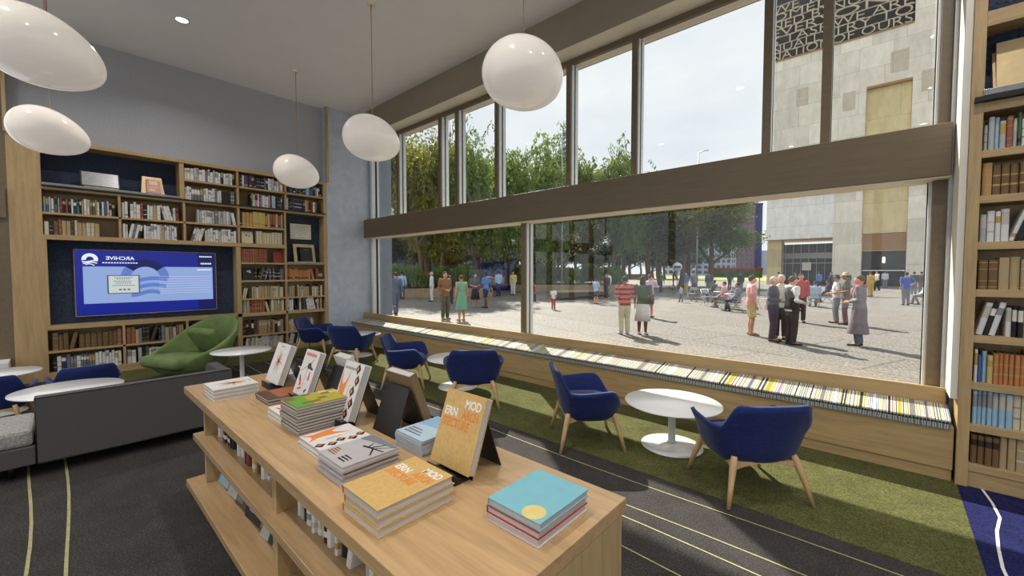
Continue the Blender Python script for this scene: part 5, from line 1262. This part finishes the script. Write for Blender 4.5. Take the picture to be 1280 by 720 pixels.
    for s in (-1, 1):
        a = J['ank', s]; mb = MB(); c = a + V(.006 * s, .05, -.048)
        mb.tube([a + V(0, -.062, -.055), a + V(0, .03, -.045), J['toe', s] + V(0, .02, -.006)], [.034 * k, .044 * k, .033 * k], 12, flat=.75); mb.ball(J['toe', s] + V(0, .012, -.008), (.042 * k, .05 * k, .026 * k)); mb.ball(a + V(0, -.03, -.045), (.038 * k, .045 * k, .036 * k))
        zmin = min(v[2] for v in mb.v)
        o = mb.build('shoe', shoe, t); 
    # ---- hair, hat
    mb = MB(); mb.ball(hc + V(0, -.014, .026), (.084 * k, .094 * k, .098 * k), 18, 10)
    mb.v = [(x_, y_, z_) if not (y_ > hc.y + .035 * k and z_ < hc.z + .055 * k) else (x_ * .9, hc.y + .035 * k, z_) for x_, y_, z_ in mb.v]
    if hairlong: mb.loft([(0, hc.y - .05 * k, hc.z - .2 * k, .07 * k, .035 * k), (0, hc.y - .045 * k, hc.z - .08 * k, .085 * k, .05 * k), (0, hc.y - .03 * k, hc.z + .04 * k, .08 * k, .06 * k)], 14)
    mb.build('hair', hair, t)
    if hat:
        mb = MB(); mb.lathe([(0, .035 * k), (.165 * k, .03 * k), (.17 * k, .038 * k), (.098 * k, .052 * k), (.09 * k, .12 * k), (.05 * k, .142 * k), (0, .142 * k)], 24, hc); mb.build('hat', hat, t)
    return t
def chair_out(x, y, rz, label):
    t = thing('folding_chair', label, 'chair', (x, y, 0), rz, 'metal folding chairs on the plaza')
    mb = MB(); mb.box(-.21, -.2, .44, .21, .21, .46); mb.build('seat', 'steel', t); mb = MB(); mb.box(-.21, -.235, .66, .21, -.215, .84); mb.build('backrest', 'steel', t)
    for s in (-1, 1):
        mb = MB(); mb.tube([(.2 * s, .24, 0), (.2 * s, -.225, .84)], .013, 6); mb.build('leg', 'steel', t)
        mb = MB(); mb.tube([(.18 * s, -.24, 0), (.18 * s, .2, .45)], .013, 6); mb.build('leg', 'steel', t)
    return t
def table_out(x, y, label):
    t = thing('folding_table', label, 'table', (x, y, 0), .4, 'metal folding tables on the plaza')
    mb = MB(); mb.lathe([(0, .70), (.38, .70), (.38, .725), (0, .725)], 28); mb.build('tabletop', 'steel', t)
    for s in (-1, 1):
        mb = MB(); mb.tube([(-.28, .18 * s, 0), (.28, .18 * s, .7)], .014, 6); mb.build('leg', 'steel', t); mb = MB(); mb.tube([(.28, .15 * s, 0), (-.28, .15 * s, .7)], .014, 6); mb.build('leg', 'steel', t)
P = person; NR = dict(near=True)
P(-14.6, 9.15, 20, 1.72, 'wear_suit', 'wear_suit', 'person in a grey blue suit walking off at the left post', stride=.2, **NR)
P(-22.8, 14.75, 10, 1.72, 'wear_paleblue', 'wear_navy', 'person in a pale blue shirt beyond the suited walker', stride=.1)
P(-19.7, 14.75, 90, 1.72, 'wear_white', 'wear_white', 'person all in white standing in front of the left planting bed', hair='hair_grey')
P(-23.9, 18.4, 170, 1.72, 'wear_dark', 'wear_dark', 'dark clothed person between the white figure and the brown jacket', 'trousers')
P(-12.03, 9.6, -150, 1.74, 'wear_brown', 'wear_olive', 'person in a brown jacket and olive trousers, hands joined in front', hair='hair_brown', arms='front', vest=None, **NR)
P(-17.5, 14.3, 0, 1.72, 'wear_navy', 'wear_navy', 'person in dark navy behind the brown jacket')
P(-11.2, 9.68, 25, 1.62, 'wear_mint', 'wear_mint', 'person in a sleeveless mint green dress, back to us', 'dress', 'hair_red', 'skin_a', sleeve='none', shoe='shoe_tan', **NR)
P(-15.0, 13.85, 190, 1.66, 'wear_olive', 'wear_dark', 'person in a short dark dress with bare legs', 'skirt', 'hair_brown', sleeve='short', arms='front', shoe='shoe_tan')
P(-14.3, 13.9, 60, 1.72, 'wear_blue', 'wear_navy', 'person in a blue shirt and dark shorts beside the dark dress', 'shorts', skin='skin_c', sleeve='short', stride=.1)
P(-20.7, 21.4, 20, 1.78, 'wear_paleblue', 'wear_navy', 'person in a loose pale blue shirt and dark trousers under the trees')
P(-20.6, 22.85, 160, 1.76, 'wear_khaki', 'wear_white', 'person in white trousers and a light top near the window post', hair='hair_brown', hairlong=True)
P(-30.0, 27.2, 180, 1.72, 'wear_red', 'wear_dark', 'small far person with a red top under the left trees')
P(-33.2, 29.7, 170, 1.74, 'wear_cream', 'wear_dark', 'small far person in cream next to the red top')
P(-31.0, 26.3, 120, 1.72, 'wear_maroon', 'wear_dark', 'far person in dark maroon, left of the red top')
P(-11.4, 15.43, 190, 1.0, 'wear_white', 'wear_red', 'child in a white shirt and dark pink trousers', skin='skin_b', sleeve='short')
P(-15.2, 18.8, 100, 1.05, 'wear_red', 'wear_navy', 'child in red half hidden behind the window post')
P(-11.7, 19.7, -30, 1.35, 'wear_paleblue', 'wear_navy', 'young person in light blue by the dark bench, left of the pale group', 'shorts', sleeve='short', arms='lap')
P(-13.2, 23.5, 150, 1.6, 'wear_dark', 'wear_dark', 'dark clothed person behind the light blue youngster', hairlong=True)
P(-14.4, 26.0, 60, 1.7, 'wear_white', 'wear_grey', 'person in white behind the dark clothed one near the bench')
P(-5.41, 10.65, 20, 1.62, 'wear_stripes', 'wear_cream', 'person in a red and black striped shirt with light trousers, back to us', skin='skin_b', shoe='shoe_pale', hair='hair_dark', arms='front', girth=1.08, **NR)
P(-5.02, 10.95, -10, 1.62, 'wear_green', 'wear_white', 'person in a dark top and long white skirt beside the striped shirt', 'skirt', 'hair_dark', 'skin_c', hairlong=True, shoe='shoe_pale', sleeve='short', **NR)
P(-6.7, 15.2, -20, 1.64, 'wear_lilac', 'wear_olive', 'person in a lilac shirt and olive shorts with both hands raised', 'shorts', 'hair_red', arms='up', shoe='shoe_dark')
P(-13.95, 33.9, 60, 1.72, 'wear_green', 'wear_navy', 'far person in dark green walking under the middle trees', stride=.15)
P(-20., 52.5, 90, 1.75, 'wear_maroon', 'wear_dark', 'tiny far person in brown on the lawn edge')
P(-11.5, 32.8, 120, 1.72, 'wear_blue', 'wear_mustard', 'far person in blue top and mustard trousers by the tables')
P(-11.05, 33.2, 180, 1.72, 'wear_grey', 'wear_suit', 'far person in grey beside the mustard trousers')
P(-10.6, 35.2, 10, 1.72, 'wear_suit', 'wear_grey', 'far person in slate grey, right of the grey one')
P(-8.7, 24.0, 70, .95, 'wear_paleblue', 'wear_suit', 'running child in pale blue on the open paving', stride=.2, sleeve='short')
for x, y, f, a, b, lab, sk in ((-7.3, 25.3, 60, 'wear_olive', 'wear_suit', 'seated person in olive, leftmost at the folding tables', 'skin_b'), (-5.8, 21.7, 70, 'wear_pink', 'wear_grey', 'seated person in pale pink nearest at the folding tables', 'skin_a'), (-4.8, 20.0, 80, 'wear_grey', 'wear_navy', 'seated person in grey, just left of the pink shirt', 'skin_b'),
                               (-2.62, 25.3, 10, 'wear_paleblue', 'wear_grey', 'seated person in pale blue, back to us on a folding chair', 'skin_a'), (-2.45, 29.3, 90, 'wear_navy', 'wear_navy', 'seated person in navy left of the straw hats', 'skin_b'), (1.55, 31.0, 100, 'wear_white', 'wear_grey', 'seated person in white by the right window post', 'skin_a')):
    q = P(x, y, f, 1.7, a, b, lab, seat=True, arms='lap', skin=sk, stride=.1)
    chair_out(x, y, R(f) + atan2(-x, y), 'grey folding chair under the ' + lab.split(',')[0].replace('seated ', '')[:44])
for i, (x, y) in enumerate(((-7.9, 26.1), (-6.3, 23.), (-5.3, 21.2), (-3.2, 26.2), (-1.9, 28.6))): table_out(x, y, ['small round folding table left of the olive seated person', 'round folding table between the olive and pink seated people', 'round folding table beside the pink seated person', 'round folding table in front of the pale blue seated person', 'round folding table by the navy seated person'][i])
for i, (x, y, a) in enumerate(((-8.6, 25.4, 1.), (-6.9, 22.6, 4.), (-6.2, 24.4, 2.5), (-4.3, 22.4, .6), (-3.9, 24.7, 2.), (-1.6, 26.2, 3.))): chair_out(x, y, a, 'empty grey folding chair among the plaza tables')
P(-12.6, 49., 170, 1.75, 'wear_paleblue', 'wear_grey', 'tiny far person in pale blue before the market canopy')
P(-8.4, 35.7, 30, 1.74, 'wear_dark', 'wear_grey', 'far person in black standing behind the seated group', )
P(-2.755, 12.86, -75, 1.63, 'wear_pink', 'wear_khaki', 'person in a pink shirt and khaki shorts looking right', 'shorts', 'hair_dark', 'skin_a', sleeve='short', shoe='shoe_tan', arms='hang', girth=1.08, **NR)
P(-2.1, 12.05, -100, 1.62, 'wear_plum', 'wear_plum', 'white haired person in a dark plum suit', hair='hair_grey', arms='front', girth=1.1, **NR)
P(-2.03, 12.7, 170, 1.66, 'wear_cream', 'wear_dark', 'person in a cream sweater between the plum suit and the waistcoat', hair='hair_grey', arms='hang', **NR)
P(-1.67, 11.8, -60, 1.64, 'wear_white', 'wear_dark', 'person in a dark waistcoat over a white shirt', hair='hair_brown', arms='front', vest='wear_dark', girth=1.05, **NR)
P(-2.2, 17.3, -170, 1.68, 'wear_red', 'wear_dark', 'person in red mostly hidden behind the waistcoat')
P(-1.25, 17.85, 100, 1.62, 'wear_white', 'wear_grey', 'person in a white top and dark cap clasping the hatted companion', hair='hair_brown', hat='wear_dark', sleeve='short', arms='front', **NR)
P(-.98, 17.5, 90, 1.7, 'wear_olive', 'wear_maroon', 'person in a wide straw hat and dark green vest', hat='straw', sleeve='short', skin='skin_b', arms='front', **NR)
cw = P(-.455, 12.64, 80, 1.66, 'wear_coat', 'wear_suit', 'person in a long grey coat with a red scarf, facing left', 'coat', 'hair_brown', arms='front', girth=1.08, **NR)
P(-.83, 38.5, 40, 1.74, 'wear_mustard', 'wear_mustard', 'far person dressed all in mustard near the tower entrance')
P(-.65, 50., 120, 1.8, 'wear_white', 'wear_dark', 'far person in a white shirt walking towards the entrance', stride=.12)
P(-.15, 60.2, 0, 1.8, 'wear_white', 'wear_grey', 'tiny person in white at the dark tower entrance')
P(.76, 29.7, 20, 1.72, 'wear_polo', 'wear_grey', 'person in a royal blue polo standing at right, hand on hip', sleeve='short', arms='hip')
P(1.58, 45., 10, 1.75, 'wear_green', 'wear_grey', 'far person in dark green next to the blue polo', )
P(2.07, 47., 10, 1.75, 'wear_maroon', 'wear_grey', 'far person in maroon grey close to the right window post')
rs = random.Random(4)
for i, (x, y, c) in enumerate(((-6.0, 44, 'wear_grey'), (-4.6, 47, 'wear_blue'), (-3.4, 43, 'wear_navy'), (-7.6, 46, 'wear_white'), (-2.6, 48, 'wear_suit'))):
    P(x, y, rs.uniform(0, 360), 1.72, c, 'wear_dark', ['tiny far person in grey', 'tiny far person in mid blue', 'tiny far person in navy', 'tiny far person in white', 'tiny far person in slate'][i] + ' in front of the stone tower lobby')
mb = MB(); n_ = 20      # the coat wearer's scarf
mb.tube([(.085 * cos(2 * pi * i / n_), .075 * sin(2 * pi * i / n_), 1.415) for i in range(n_ + 1)], .03, 8); mb.tube([(.03, .09, 1.41), (.035, .125, 1.28), (.03, .14, 1.12)], [.04, .045, .04], 8, flat=.4)
mb.build('scarf', 'wear_red', cw)
# ------------------------------------------------------------------ camera, light, sky
cam = bpy.data.cameras.new('camera'); co = bpy.data.objects.new('camera', cam); COL.objects.link(co)
cam.sensor_width = 36; cam.lens = 516.84 / 1280 * 36; cam.clip_end = 2000; cam.clip_start = .05
co.location = (0, 0, 1.75); co.rotation_euler = (R(90 - 2.2546), 0, R(42.1945)); scn.camera = co
su = bpy.data.lights.new('sun', 'SUN'); su.energy = SUN; su.angle = R(.8); su.color = (1, .93, .82)
so = bpy.data.objects.new('sun', su); COL.objects.link(so); so.location = (-30, 40, 40)
el = R(SUNEL); so.rotation_euler = Vector((.79 * cos(el), -.61 * cos(el), -sin(el))).to_track_quat('-Z', 'Y').to_euler()
w = bpy.data.worlds.new('sky'); scn.world = w; w.use_nodes = True; t = w.node_tree; bg = t.nodes['Background']
tc = nd(t, 'ShaderNodeTexCoord'); mp = nd(t, 'ShaderNodeMapping'); mp.inputs['Scale'].default_value = (1, 1, 3)
n = nd(t, 'ShaderNodeTexNoise', Scale=2.2, Detail=7, Roughness=.55)
t.links.new(tc.outputs['Generated'], mp.inputs[0]); t.links.new(mp.outputs[0], n.inputs['Vector'])
r = ramp(t, n.outputs['Fac'], [(.35, C(222, 228, 236)), (.62, C(242, 243, 244))])
t.links.new(r.outputs[0], bg.inputs[0]); bg.inputs[1].default_value = SKY
vs_ = scn.view_settings; vs_.view_transform = 'Standard'; vs_.look = 'None'; vs_.gamma = 1; vs_.exposure = EXPO; vs_.use_curve_mapping = False
scn.cycles.max_bounces = 10; scn.cycles.diffuse_bounces = 5; scn.cycles.transparent_max_bounces = 24; scn.cycles.glossy_bounces = 4
scn.cycles.caustics_reflective = False; scn.cycles.caustics_refractive = False
scn.cycles.use_denoising = True; scn.cycles.sample_clamp_indirect = 6
